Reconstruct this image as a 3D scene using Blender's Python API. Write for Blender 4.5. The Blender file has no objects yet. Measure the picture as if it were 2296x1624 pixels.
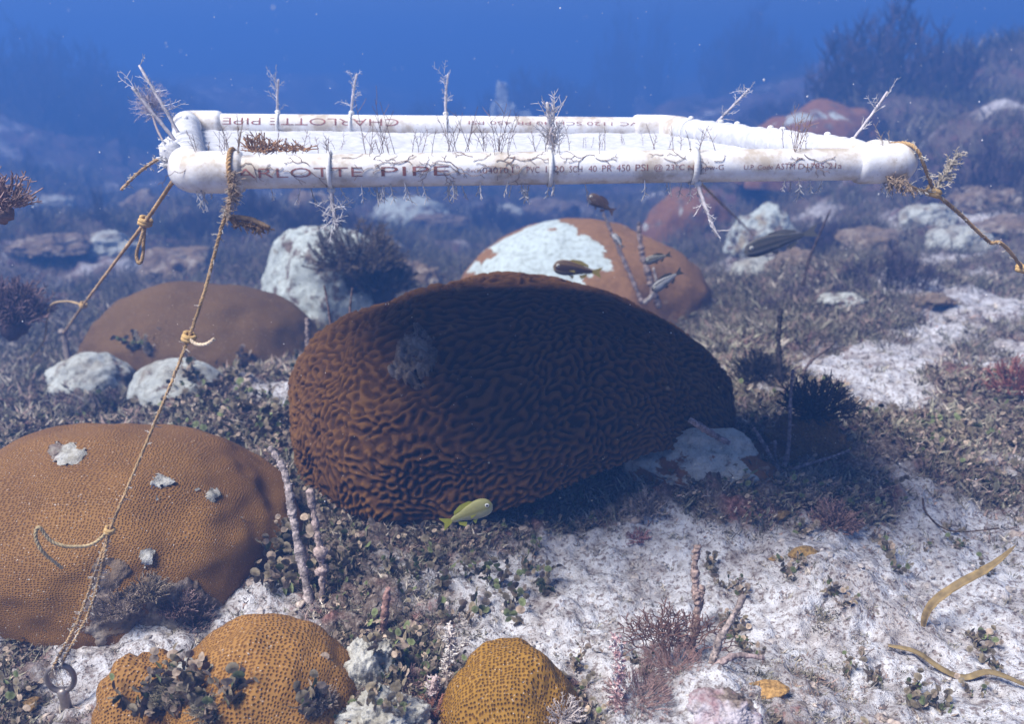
import bpy, bmesh, math, random
import numpy as np
from mathutils import Vector, Matrix

# ------------------------------------------------------------------ camera, world, sun, exposure
sc = bpy.context.scene
col = sc.collection
CAM_H, PITCH, FPX = 0.65, math.radians(18.4), 1988.0      # metres, radians, focal length for a 2296 px wide frame
cam_d = bpy.data.cameras.new("camera")
cam_d.sensor_width = 36.0
cam_d.lens = 36.0 * FPX / 2296.0
cam_d.clip_start, cam_d.clip_end = 0.02, 200.0
cam_d.dof.use_dof = True
cam_d.dof.focus_distance = 1.05
cam_d.dof.aperture_fstop = 5.0
cam = bpy.data.objects.new("camera", cam_d)
col.objects.link(cam)
cam.location = (0, 0, CAM_H)
cam.rotation_euler = (math.pi / 2 - PITCH, 0, 0)
sc.camera = cam

TO_SUN = Vector((-0.58, -0.31, 1.0)).normalized()
world = bpy.data.worlds.new("World")
sc.world = world
world.use_nodes = True
wn, wl = world.node_tree.nodes, world.node_tree.links
bg = wn["Background"]
skyn = wn.new("ShaderNodeTexSky")
skyn.sky_type = 'NISHITA'
skyn.sun_disc = False
skyn.sun_elevation = math.asin(TO_SUN.z)
skyn.sun_rotation = math.atan2(TO_SUN.x, TO_SUN.y)
wl.new(skyn.outputs[0], bg.inputs[0])
bg.inputs[1].default_value = 0.05

sun_d = bpy.data.lights.new("sun", 'SUN')
sun_d.energy = 5.0
sun_d.angle = math.radians(28)
sun_d.color = (1.0, 0.965, 0.915)
sun = bpy.data.objects.new("sun", sun_d)
col.objects.link(sun)
sun.rotation_euler = TO_SUN.to_track_quat('Z', 'Y').to_euler()

sc.view_settings.view_transform = 'Standard'
sc.view_settings.look = 'None'
sc.view_settings.gamma = 1.0
sc.view_settings.use_curve_mapping = False
sc.view_settings.exposure = 0.92
sc.render.engine = 'CYCLES'
cy = sc.cycles
cy.use_denoising = True
cy.max_bounces, cy.diffuse_bounces, cy.glossy_bounces = 5, 3, 2
cy.transmission_bounces, cy.transparent_max_bounces, cy.volume_bounces = 4, 8, 1
cy.caustics_reflective = cy.caustics_refractive = False

rnd = random.Random(7)
nrs = np.random.RandomState(11)
V3 = lambda *a: np.array(a, float)

# ------------------------------------------------------------------ numeric helpers
def _h(ix, iy, iz, seed):
    n = (ix.astype(np.int64) * 374761393 + iy.astype(np.int64) * 668265263 + iz.astype(np.int64) * 2147483647 + seed * 974634777) & 0xFFFFFFFF
    n = ((n ^ (n >> 13)) * 1274126177) & 0xFFFFFFFF
    n = ((n ^ (n >> 16)) * 2246822519) & 0xFFFFFFFF
    return ((n ^ (n >> 15)) & 0xFFFFFF) / float(0x7FFFFF) - 1.0

def vn3(x, y, z, seed=0):
    fx, fy, fz = np.floor(x), np.floor(y), np.floor(z)
    u, v, w = x - fx, y - fy, z - fz
    u, v, w = (t * t * t * (t * (t * 6 - 15) + 10) for t in (u, v, w))
    r = 0
    for a in (0, 1):
        for b in (0, 1):
            for c in (0, 1):
                r = r + _h(fx + a, fy + b, fz + c, seed) * (u if a else 1 - u) * (v if b else 1 - v) * (w if c else 1 - w)
    return r

def vn2(x, y, seed=0):
    fx, fy = np.floor(x), np.floor(y)
    u, v = x - fx, y - fy
    u, v = (t * t * t * (t * (t * 6 - 15) + 10) for t in (u, v))
    z = np.zeros_like(fx)
    return ((_h(fx, fy, z, seed) * (1 - u) + _h(fx + 1, fy, z, seed) * u) * (1 - v)
            + (_h(fx, fy + 1, z, seed) * (1 - u) + _h(fx + 1, fy + 1, z, seed) * u) * v)

def fbm2(x, y, o, seed=0):
    r, a = 0, 1.0
    for k in range(o):
        r = r + a * vn2(x, y, seed + k * 17)
        x, y, a = x * 2.03 + 5.1, y * 2.03 + 1.7, a * 0.5
    return r

def fbm3(x, y, z, o, seed=0):
    r, a = 0, 1.0
    for k in range(o):
        r = r + a * vn3(x, y, z, seed + k * 13)
        x, y, z, a = x * 2.03 + 3.1, y * 2.03 + 1.7, z * 2.03 + 7.7, a * 0.5
    return r

def sst(a, b, x):
    t = np.clip((x - a) / (b - a), 0, 1)
    return t * t * (3 - 2 * t)

CA, SA = math.cos(math.pi / 2 - PITCH), math.sin(math.pi / 2 - PITCH)
def ray(px, py):
    cx, cyy = (px - 1148) / FPX, -(py - 812) / FPX
    return V3(cx, cyy * CA + SA, cyy * SA - CA)
def at_depth(px, py, d):               # a point d metres along the view axis
    return V3(0, 0, CAM_H) + ray(px, py) * d
def at_plane(px, py, z=0.0):
    r = ray(px, py)
    return V3(0, 0, CAM_H) + r * ((z - CAM_H) / r[2])
def depth_of(p):
    return p[1] * SA - (p[2] - CAM_H) * CA

# ------------------------------------------------------------------ terrain height
HILLOCKS = []                            # x, y, radius, height
def hill(px, py, r, h):
    p = at_plane(px, py)
    HILLOCKS.append((p[0], p[1], r, h))
hill(1840, 1330, .075, .035)
hill(1640, 1600, .07, .03)
hill(1480, 1130, .12, .05)
hill(1680, 1160, .12, .04)
hill(560, 900, .16, .05)
hill(1950, 1050, .16, .04)
hill(850, 1260, .10, .02)
hill(900, 1560, .06, .02)
hill(2250, 900, .16, .06)
hill(1800, 640, .5, .06)

def hgt(x, y):
    x, y = np.asarray(x, float), np.asarray(y, float)
    r = np.hypot(x, y)
    h = 0.028 * fbm2(x * 1.7 + 3, y * 1.7, 2, 1) * sst(.5, 1.8, r)
    h = h + 0.010 * fbm2(x * 7, y * 7, 3, 5) + 0.006 * fbm2(x * 15, y * 15, 3, 6) + 0.0045 * fbm2(x * 31, y * 31, 3, 9)
    h = h + 0.02 * np.maximum(0, fbm2(x * 3.1, y * 3.1, 3, 21)) * sst(1.2, 2.2, r)
    far = sst(2.4, 6.0, r)
    h = h + far * (0.22 * fbm2(x * .75 + 9, y * .75, 4, 33) + 0.06)
    h = h + 0.16 * sst(.9, 2.8, x) * sst(.8, 2.2, y) + 0.55 * sst(1.0, 4.5, x) * sst(3.0, 6.5, y)
    h = h + 0.45 * sst(-1.6, -4.5, x) * sst(5.0, 8.0, y) + 0.5 * sst(-3, -7, x) * sst(8, 13, y)
    h = h + 0.25 * sst(7.0, 12.0, r) * fbm2(x * .4, y * .4, 2, 44)
    h = h - 0.10 * np.clip(r - 1.6, 0, 9) * (.25 + .75 * sst(.42, .08, x / np.maximum(y, .1)))
    for (a, b, c, d) in HILLOCKS:
        h = h + d * np.exp(-((x - a) ** 2 + (y - b) ** 2) / (c * c))
    return h

def at(px, py):                          # where the view ray meets the seabed
    r = ray(px, py)
    t = np.concatenate([np.linspace(.4, 3, 500), np.linspace(3, 12, 500)[1:]])
    p = V3(0, 0, CAM_H)[None] + t[:, None] * r[None]
    below = p[:, 2] < hgt(p[:, 0], p[:, 1])
    k = int(np.argmax(below)) if below.any() else len(t) - 1
    return p[k]

HEADS = []                               # x, y, base z, rx, ry, h of the coral heads and rocks
def surf(x, y):
    z = hgt(x, y)
    for (a, b, c, rx, ry, h) in HEADS:
        if b > 5: continue
        q = 1 - ((x - a) / rx) ** 2 - ((y - b) / ry) ** 2
        z = np.maximum(z, np.where(q > 0, c + h * np.sqrt(np.maximum(q, 0)) * .97, -9))
    return z
def at_top(px, py):                      # like at(), but stops on coral heads and rocks too
    r = ray(px, py)
    t = np.linspace(.5, 5.2, 1000)
    p = V3(0, 0, CAM_H)[None] + t[:, None] * r[None]
    below = p[:, 2] < surf(p[:, 0], p[:, 1])
    return p[int(np.argmax(below))] if below.any() else at(px, py)

def ground(x, y):
    return float(hgt(np.array([x]), np.array([y]))[0])

# where turf and leafy algae cover the sand: blobs in ground coordinates, + algae, - bare sand
BLOBS = []
def blob(px, py, r, w):
    p = at_plane(px, py)
    BLOBS.append((p[0], p[1], r, w))
for a in [(1130, 1150, .07, 1.0), (1250, 1130, .08, 1.1), (1350, 1100, .08, 1.1), (1420, 1170, .05, .8), (1560, 1120, .08, .8), (1000, 1190, .05, .6), (1760, 1120, .08, .8), (1830, 1040, .08, .8), (1300, 1330, .13, -1.3), (1130, 1330, .10, -.7), (930, 1360, .06, -.5), (820, 1310, .05, -.4), (1450, 1350, .12, -1.3), (1650, 1330, .12, -0.55), (2180, 1330, .14, -1.2), (2000, 1420, .12, -0.5),  # first ones, under the coral rim: algae that also darkens the sand as shade
          (1750, 1430, .10, -0.5), (2250, 1530, .14, -0.5), (2050, 820, .20, -1.3), (2200, 700, .22, -1.3), (1850, 880, .12, -.9), (1960, 880, .12, -.9),
          (1950, 1230, .10, -.6), (1400, 1230, .08, -0.44), (1560, 1240, .08, -0.44), (2260, 1180, .12, -.8), (1950, 1600, .1, -.6), (1340, 1480, .07, -.6),
          (250, 1540, .08, -.9), (620, 910, .05, -.8), (1620, 1500, .06, -.5), (1580, 1010, .07, -1.0), (2230, 1060, .07, -.9),
          (1000, 1195, .08, .45), (1200, 1190, .10, .7), (1450, 1120, .12, 1.0), (1620, 1130, .12, 1.0), (1900, 1090, .16, .9), (2080, 1000, .14, .9),
          (2000, 650, .3, .8), (1700, 720, .25, .6), (560, 880, .2, .8), (620, 1000, .12, .9), (700, 1220, .08, .8), (1000, 1330, .04, .35), (1080, 1380, .04, .3),
          (1880, 1400, .05, .8), (1850, 1180, .06, .9), (1780, 1520, .05, .6), (450, 1560, .08, 1.0), (900, 1580, .06, .8), (1960, 1180, .06, .7),
          (2190, 1440, .04, .6), (2100, 1580, .06, .7), (900, 1230, .07, .4), (780, 1320, .05, .3), (1290, 1560, .05, .6), (2260, 960, .12, 1.0),
          (80, 1000, .2, 1.0), (60, 830, .3, .9), (1700, 1000, .1, .7), (1500, 720, .2, .5)]:
    blob(*a)
def cover(x, y):
    x, y = np.asarray(x, float), np.asarray(y, float)
    m = 0.12 + 0.75 * fbm2(x * 6.5, y * 6.5, 5, 71) + 0.25 * sst(1.2, 2.2, np.hypot(x, y)) + 0.35 * sst(2.5, 5.0, np.hypot(x, y))
    m = m + 0.75 * fbm2(x * 2.1, y * 2.1, 3, 93) * sst(1.5, 2.5, np.hypot(x, y))
    for (a, b, r, w) in BLOBS:
        m = m + w * np.exp(-((x - a) ** 2 + (y - b) ** 2) / (r * r))
    return np.clip(0.5 + m * 0.9, 0, 1)

# ------------------------------------------------------------------ plain-word places for labels
MARKS = [("the yellow fish", 1050, 1150), ("the kinked sea rod", 1563, 1280), ("the red net algae", 1500, 1430), ("the pink coralline spike", 1390, 1500), ("the golden star coral", 1150, 1530),
         ("the bottom orange star coral", 600, 1480), ("the white knobby lump", 840, 1500), ("the long leaning sea rod", 650, 1180), ("the wide tan blade", 2170, 1310), ("the narrow tan blade", 2130, 1510),
         ("the hair thin strand", 2140, 1200), ("the orange brown coral lump", 1805, 1245), ("the pink rock", 1620, 1590), ("the flat orange scrap", 1715, 1550), ("the rope's upper knot", 425, 755),
         ("the brown mound", 480, 730), ("the small pale mound", 400, 850), ("the eye bolt", 135, 1530), ("the leaning stake", 150, 790), ("the reddish sea rod", 865, 1380), ("the pale spiky stalk", 1005, 1480),
         ("the big left coral", 330, 1150), ("the brain coral's left edge", 640, 1000), ("the small orange lobe", 290, 1540), ("the leaning grey rod", 1640, 1390), ("the mottled coral dome", 1250, 570),
         ("the bleached head", 700, 600), ("the long grey fish", 1740, 540), ("the right elbow", 2040, 365), ("the red lettering", 780, 390), ("the hanging pipe tie", 1560, 430), ("the dark stick", 1750, 780),
         ("the far pale head", 920, 470), ("the slack rope", 250, 600), ("the right rope", 2200, 530), ("the left elbow", 400, 380), ("the twig cluster", 1760, 1000), ("the short knobby rod", 712, 1230)]
USED = set()
def where(base, px, py):
    for far in sorted(MARKS, key=lambda m: math.hypot(m[1] - px, m[2] - py)):
        dx, dy = px - far[1], py - far[2]
        h = "left" if dx < 0 else "right"; v = "above" if dy < 0 else "below"
        if abs(dx) > 2.2 * abs(dy): w = h + " of"
        elif abs(dy) > 2.2 * abs(dx): w = v
        else: w = v + " and " + h + " of"
        for near in (("just ", "") if math.hypot(dx, dy) < 90 else ("",)):
            t = f"{base} {near}{w} {far[0]}"
            if t not in USED and len(t.split()) <= 16:
                USED.add(t); return t
    return base

# ------------------------------------------------------------------ mesh helpers
def tag(o, label=None, cat=None, group=None, kind=None):
    if label: o["label"] = label
    if cat: o["category"] = cat
    if group: o["group"] = group
    if kind: o["kind"] = kind
    return o

def mesh_np(name, V, F, mats=(), C=None, smooth=True, mi=None, UV=None):
    """V (n,3), F (m,k) of one polygon size"""
    V, F = np.asarray(V, np.float32), np.asarray(F, np.int32)
    me = bpy.data.meshes.new(name)
    me.vertices.add(len(V)); me.vertices.foreach_set("co", V.ravel())
    k = F.shape[1]
    me.loops.add(F.size); me.loops.foreach_set("vertex_index", F.ravel())
    me.polygons.add(len(F))
    me.polygons.foreach_set("loop_start", np.arange(0, F.size, k, dtype=np.int32))
    me.polygons.foreach_set("loop_total", np.full(len(F), k, np.int32))
    me.polygons.foreach_set("use_smooth", np.full(len(F), smooth))
    if mi is not None: me.polygons.foreach_set("material_index", np.asarray(mi, np.int32))
    me.update(calc_edges=True)
    if C is not None:
        C = np.asarray(C, np.float32)
        if C.shape[1] == 3: C = np.concatenate([C, np.ones((len(C), 1), np.float32)], 1)
        at_ = me.color_attributes.new("tint", 'FLOAT_COLOR', 'POINT')
        at_.data.foreach_set("color", C.ravel())
    if UV is not None:
        uv = me.uv_layers.new(name="skin")
        uv.data.foreach_set("uv", np.asarray(UV, np.float32)[F.ravel()].ravel())
    for m in mats: me.materials.append(m)
    return me

def obj(name, me, parent=None, loc=None):
    o = bpy.data.objects.new(name, me)
    col.objects.link(o)
    if parent is not None: o.parent = parent
    if loc is not None: o.location = loc
    return o

def empty(name, loc=(0, 0, 0)):
    o = bpy.data.objects.new(name, None)
    o.empty_display_size = .05
    o.location = loc
    col.objects.link(o)
    return o

class MB:
    """collects triangles with a tint per vertex"""
    def __init__(s): s.V, s.F, s.C, s.n = [], [], [], 0
    def add(s, V, F, C=None):
        V = np.asarray(V, float); F = np.asarray(F, int)
        if F.shape[1] == 4: F = np.concatenate([F[:, [0, 1, 2]], F[:, [0, 2, 3]]])
        if C is None: C = np.ones((len(V), 3))
        C = np.asarray(C, float)
        if C.ndim == 1: C = np.tile(C, (len(V), 1))
        s.V.append(V); s.F.append(F + s.n); s.C.append(C); s.n += len(V)
    def tube(s, pts, rad, sides=6, tint=None, cap=True, jit=0.0):
        pts = np.asarray(pts, float); n = len(pts)
        rad = np.broadcast_to(np.asarray(rad, float), (n,))
        T = np.gradient(pts, axis=0); T /= np.linalg.norm(T, axis=1)[:, None] + 1e-12
        ref = V3(0, 0, 1) if abs(T[0][2]) < .9 else V3(1, 0, 0)
        N = np.zeros_like(T); u = ref - T[0] * (ref @ T[0]); u /= np.linalg.norm(u)
        for i in range(n):
            u = u - T[i] * (u @ T[i]); u /= np.linalg.norm(u) + 1e-12; N[i] = u
        B = np.cross(T, N)
        a = np.arange(sides) * 2 * math.pi / sides
        R = rad[:, None] * (1 + (jit * nrs.uniform(-1, 1, (n, sides)) if jit else 0))
        V = pts[:, None] + R[..., None] * (np.cos(a)[None, :, None] * N[:, None] + np.sin(a)[None, :, None] * B[:, None])
        i = np.arange(n - 1)[:, None] * sides; j = np.arange(sides)[None]; j2 = (j + 1) % sides
        F = np.stack([i + j, i + j2, i + sides + j2, i + sides + j], -1).reshape(-1, 4)
        V = V.reshape(-1, 3)
        F = np.concatenate([F[:, [0, 1, 2]], F[:, [0, 2, 3]]])
        if cap:
            b0, b1 = len(V), len(V) + 1
            V = np.concatenate([V, pts[:1] - T[:1] * rad[0] * .5, pts[-1:] + T[-1:] * rad[-1] * .5])
            k = np.arange(sides); k2 = (k + 1) % sides; e = (n - 1) * sides
            F = np.concatenate([F, np.stack([k2, k, np.full(sides, b0)], -1), np.stack([e + k, e + k2, np.full(sides, b1)], -1)])
        s.add(V, F, tint)
    def ball(s, c, r, sq=(1, 1, 1), tint=None, u=10, v=7, jit=0.0):
        th = np.linspace(0, math.pi, v)[:, None]; ph = np.arange(u)[None] * 2 * math.pi / u
        V = np.stack([np.sin(th) * np.cos(ph), np.sin(th) * np.sin(ph), np.cos(th) + 0 * ph], -1).reshape(-1, 3)
        if jit: V = V * (1 + jit * nrs.uniform(-1, 1, (len(V), 1)))
        V = V * np.array(sq) * r + np.array(c)
        i = np.arange(v - 1)[:, None] * u; j = np.arange(u)[None]; j2 = (j + 1) % u
        s.add(V, np.stack([i + j, i + u + j, i + u + j2, i + j2], -1).reshape(-1, 4), tint)
    def arrays(s):
        return np.concatenate(s.V), np.concatenate(s.F), np.concatenate(s.C)
    def build(s, name, mat, parent=None, smooth=True, loc=None):
        V, F, C = s.arrays()
        if loc is not None: V = V - np.asarray(loc)
        return obj(name, mesh_np(name, V, F, [mat] if mat else [], C, smooth), parent, loc)

def spline(pts, n):
    """Catmull-Rom through pts"""
    P = np.asarray(pts, float)
    P = np.concatenate([[2 * P[0] - P[1]], P, [2 * P[-1] - P[-2]]])
    t = np.linspace(0, len(P) - 3 - 1e-6, n); k = t.astype(int); u = (t - k)[:, None]
    a, b, c, d = P[k], P[k + 1], P[k + 2], P[k + 3]
    return .5 * ((2 * b) + (-a + c) * u + (2 * a - 5 * b + 4 * c - d) * u ** 2 + (-a + 3 * b - 3 * c + d) * u ** 3)

# ------------------------------------------------------------------ materials
def newmat(name):
    m = bpy.data.materials.new(name); m.use_nodes = True
    nt = m.node_tree
    return m, nt.nodes, nt.links, nt.nodes["Principled BSDF"]

def nmath(n, l, op, a, b=None, clamp=False):
    q = n.new("ShaderNodeMath"); q.operation = op; q.use_clamp = clamp
    for i, v in enumerate((a, b)):
        if v is None: continue
        if isinstance(v, (int, float)): q.inputs[i].default_value = v
        else: l.new(v, q.inputs[i])
    return q.outputs[0]

def ramp(n, l, fac, stops):
    r = n.new("ShaderNodeValToRGB"); e = r.color_ramp.elements
    while len(e) < len(stops): e.new(0.5)
    for k, (p, c) in enumerate(stops):
        e[k].position = p; e[k].color = (*c, 1) if len(c) == 3 else c
    l.new(fac, r.inputs[0]); return r.outputs[0]

def noise(n, l, vec, scale, detail=3, rough=.55, dist=0):
    q = n.new("ShaderNodeTexNoise"); q.inputs["Scale"].default_value = scale
    q.inputs["Detail"].default_value = detail; q.inputs["Roughness"].default_value = rough
    q.inputs["Distortion"].default_value = dist
    l.new(vec, q.inputs["Vector"]); return q.outputs["Fac"]

def mixc(n, l, fac, a, b, mode='MIX'):
    q = n.new("ShaderNodeMix"); q.data_type = 'RGBA'; q.blend_type = mode
    for sock, v in ((q.inputs[0], fac), (q.inputs[6], a), (q.inputs[7], b)):
        if isinstance(v, (int, float)): sock.default_value = v
        elif isinstance(v, tuple): sock.default_value = (*v, 1)
        else: l.new(v, sock)
    return q.outputs[2]

def bump(n, l, hgt_, strength, dist, base=None):
    q = n.new("ShaderNodeBump"); q.inputs["Strength"].default_value = strength
    q.inputs["Distance"].default_value = dist; l.new(hgt_, q.inputs["Height"])
    if base is not None: l.new(base, q.inputs["Normal"])
    return q.outputs[0]

def coords(n):
    return n.new("ShaderNodeTexCoord").outputs["Object"]

def tint_mat(name, rough=.9, grain=0.35, scale=300, sub=0.0, bumpd=0.0):
    """base colour from the mesh's own tint, broken up by a fine grain"""
    m, n, l, b = newmat(name)
    a = n.new("ShaderNodeAttribute"); a.attribute_name = "tint"
    f = noise(n, l, coords(n), scale, 3)
    g = ramp(n, l, f, [(.3, (1 - grain,) * 3), (.7, (1 + grain * .6,) * 3)])
    c = mixc(n, l, 1.0, a.outputs["Color"], g, 'MULTIPLY')
    l.new(c, b.inputs["Base Color"]); b.inputs["Roughness"].default_value = rough
    b.inputs["Specular IOR Level"].default_value = .15
    if bumpd: l.new(bump(n, l, f, .8, bumpd), b.inputs["Normal"])
    return m

def mat_sand():
    m, n, l, b = newmat("sand")
    co = coords(n)
    at_ = n.new("ShaderNodeAttribute"); at_.attribute_name = "tint"
    sep = n.new("ShaderNodeSeparateColor"); l.new(at_.outputs["Color"], sep.inputs[0])
    turf = sep.outputs[0]
    f1, f2, f3, f4 = noise(n, l, co, 45, 5, .65), noise(n, l, co, 160, 4, .6), noise(n, l, co, 520, 2, .6), noise(n, l, co, 14, 4, .6)
    sand = ramp(n, l, f1, [(.32, (.27, .235, .225)), (.45, (.49, .475, .485)), (.60, (.66, .66, .69))])
    speck = ramp(n, l, f2, [(.30, (.20, .12, .09)), (.40, (.40, .32, .28)), (.47, (1, 1, 1))])
    sand = mixc(n, l, .8, sand, speck, 'MULTIPLY')
    grain = ramp(n, l, f3, [(.25, (.45, .38, .36)), (.4, (1, 1, 1)), (.72, (1.15, 1.13, 1.12))])
    sand = mixc(n, l, .7, sand, grain, 'MULTIPLY')
    tu = ramp(n, l, f2, [(.3, (.045, .034, .028)), (.5, (.13, .095, .075)), (.68, (.30, .25, .22))])
    pk = ramp(n, l, f4, [(.5, (1, 1, 1)), (.66, (1.25, .82, .86))])
    tu = mixc(n, l, 1.0, tu, pk, 'MULTIPLY')
    k = nmath(n, l, 'ADD', turf, nmath(n, l, 'MULTIPLY', nmath(n, l, 'SUBTRACT', f1, .5), 1.6))
    k = nmath(n, l, 'ADD', k, nmath(n, l, 'MULTIPLY', nmath(n, l, 'SUBTRACT', f2, .5), 1.2))
    k = ramp(n, l, k, [(.40, (0, 0, 0)), (.72, (1, 1, 1))])
    stain = ramp(n, l, f4, [(.48, (1, 1, 1)), (.64, (.66, .60, .55))])
    sand = mixc(n, l, .8, sand, stain, 'MULTIPLY')
    c = mixc(n, l, k, sand, tu)
    l.new(c, b.inputs["Base Color"]); b.inputs["Roughness"].default_value = .95
    b.inputs["Specular IOR Level"].default_value = .1
    hh = nmath(n, l, 'ADD', nmath(n, l, 'MULTIPLY', f2, .6), nmath(n, l, 'MULTIPLY', f3, .35))
    b1 = bump(n, l, hh, .9, .006)
    l.new(bump(n, l, f1, .7, .012, b1), b.inputs["Normal"])
    return m

def mat_star(name, c0, c1, scale, pit=(.55, .42, .35), depth=.004):
    """small round cups packed over the skin of a star coral"""
    m, n, l, b = newmat(name)
    co = coords(n)
    wob = n.new("ShaderNodeTexNoise"); wob.inputs["Scale"].default_value = 12
    l.new(co, wob.inputs["Vector"])
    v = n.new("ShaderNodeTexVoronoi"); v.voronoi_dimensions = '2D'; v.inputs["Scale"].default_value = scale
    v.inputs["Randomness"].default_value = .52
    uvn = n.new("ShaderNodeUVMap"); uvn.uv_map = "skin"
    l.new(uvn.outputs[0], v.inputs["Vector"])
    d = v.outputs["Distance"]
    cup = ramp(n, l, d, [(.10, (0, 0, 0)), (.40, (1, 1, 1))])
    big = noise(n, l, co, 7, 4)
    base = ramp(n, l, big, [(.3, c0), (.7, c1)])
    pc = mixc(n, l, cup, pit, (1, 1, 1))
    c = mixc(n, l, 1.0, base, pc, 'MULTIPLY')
    fine = noise(n, l, co, 420, 2)
    sp = ramp(n, l, fine, [(.68, (0, 0, 0)), (.71, (1, 1, 1))])
    c = mixc(n, l, nmath(n, l, 'MULTIPLY', sp, .7), c, (.7, .66, .62))  # white specks put glints and marine snow into the skin colour
    l.new(c, b.inputs["Base Color"]); b.inputs["Roughness"].default_value = .75
    b.inputs["Specular IOR Level"].default_value = .25
    l.new(bump(n, l, cup, .75, depth), b.inputs["Normal"])
    return m

def mat_patchy(name, tissue, bare, scale=5.0, lo=.48, hi=.50, turf=.0, off=(0, 0, 0), spot=None):
    """coral head that has lost skin in patches: tan tissue and bare pale skeleton"""
    m, n, l, b = newmat(name)
    mp = n.new("ShaderNodeMapping"); mp.inputs["Location"].default_value = off
    l.new(coords(n), mp.inputs[0]); co = mp.outputs[0]
    f = noise(n, l, co, scale, 5, .55, .6)
    if spot:
        sp = n.new("ShaderNodeVectorMath"); sp.operation = 'DISTANCE'; sp.inputs[1].default_value = spot[:3]
        l.new(coords(n), sp.inputs[0])
        f = nmath(n, l, 'ADD', f, nmath(n, l, 'MULTIPLY', nmath(n, l, 'SUBTRACT', spot[3], sp.outputs["Value"]), .36 / spot[3]))
    k = ramp(n, l, f, [(lo, (0, 0, 0)), (hi, (1, 1, 1))])
    g0 = noise(n, l, co, 70, 4, .6); g1 = noise(n, l, co, 330, 3, .65)
    g = nmath(n, l, 'ADD', nmath(n, l, 'MULTIPLY', g0, .55), nmath(n, l, 'MULTIPLY', g1, .45))
    t2 = mixc(n, l, 1.0, tissue, ramp(n, l, g, [(.36, (.72, .70, .68)), (.62, (1.15, 1.15, 1.15))]), 'MULTIPLY')
    b2 = mixc(n, l, 1.0, bare, ramp(n, l, g, [(.34, (.42, .38, .33)), (.44, (.80, .78, .75)), (.56, (1.05, 1.05, 1.05))]), 'MULTIPLY')
    c = mixc(n, l, k, t2, b2)
    if turf:
        q = ramp(n, l, noise(n, l, co, 16, 5, .65), [(.62 - turf * .3, (0, 0, 0)), (.70 - turf * .3, (1, 1, 1))])
        c = mixc(n, l, q, c, ramp(n, l, g, [(.36, (.05, .038, .03)), (.5, (.16, .12, .095)), (.62, (.30, .24, .20))]))
    l.new(c, b.inputs["Base Color"]); b.inputs["Roughness"].default_value = .9
    b.inputs["Specular IOR Level"].default_value = .12
    l.new(bump(n, l, g, .9, .005), b.inputs["Normal"])
    return m

def mat_brain():
    m, n, l, b = newmat("brain_coral_skin")
    a = n.new("ShaderNodeAttribute"); a.attribute_name = "tint"
    sep = n.new("ShaderNodeSeparateColor"); l.new(a.outputs["Color"], sep.inputs[0])
    co = coords(n)
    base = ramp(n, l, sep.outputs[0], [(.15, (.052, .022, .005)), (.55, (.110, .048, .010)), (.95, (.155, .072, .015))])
    big = ramp(n, l, noise(n, l, co, 6, 4), [(.35, (.75, .72, .75)), (.65, (1.12, 1.1, 1.0))])
    c = mixc(n, l, 1.0, base, big, 'MULTIPLY')
    fine = noise(n, l, co, 260, 2)
    l.new(mixc(n, l, nmath(n, l, 'MULTIPLY', ramp(n, l, fine, [(.735, (0, 0, 0)), (.75, (1, 1, 1))]), .5), c, (.5, .46, .42)), b.inputs["Base Color"])
    b.inputs["Roughness"].default_value = .8; b.inputs["Specular IOR Level"].default_value = .2
    l.new(bump(n, l, noise(n, l, co, 180, 3), .4, .002), b.inputs["Normal"])
    return m

def mat_simple(name, c, rough=.6, var=.25, scale=60, spec=.3, bumpd=0.0):
    m, n, l, b = newmat(name)
    f = noise(n, l, coords(n), scale, 4)
    g = ramp(n, l, f, [(.3, tuple(x * (1 - var) for x in c)), (.7, tuple(min(1, x * (1 + var * .5)) for x in c))])
    l.new(g, b.inputs["Base Color"]); b.inputs["Roughness"].default_value = rough
    b.inputs["Specular IOR Level"].default_value = spec
    if bumpd: l.new(bump(n, l, f, .7, bumpd), b.inputs["Normal"])
    return m

def mat_pipe():
    m, n, l, b = newmat("white_pvc")
    co = coords(n)
    f = noise(n, l, co, 25, 5, .65); g = noise(n, l, co, 260, 3)
    c = ramp(n, l, f, [(.38, (.48, .41, .33)), (.48, (.68, .64, .60)), (.58, (.80, .79, .78))])
    s = ramp(n, l, g, [(.27, (.35, .3, .26)), (.31, (1, 1, 1))])
    l.new(mixc(n, l, .8, c, s, 'MULTIPLY'), b.inputs["Base Color"])
    b.inputs["Roughness"].default_value = .45
    l.new(bump(n, l, g, .25, .001), b.inputs["Normal"])
    return m

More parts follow.
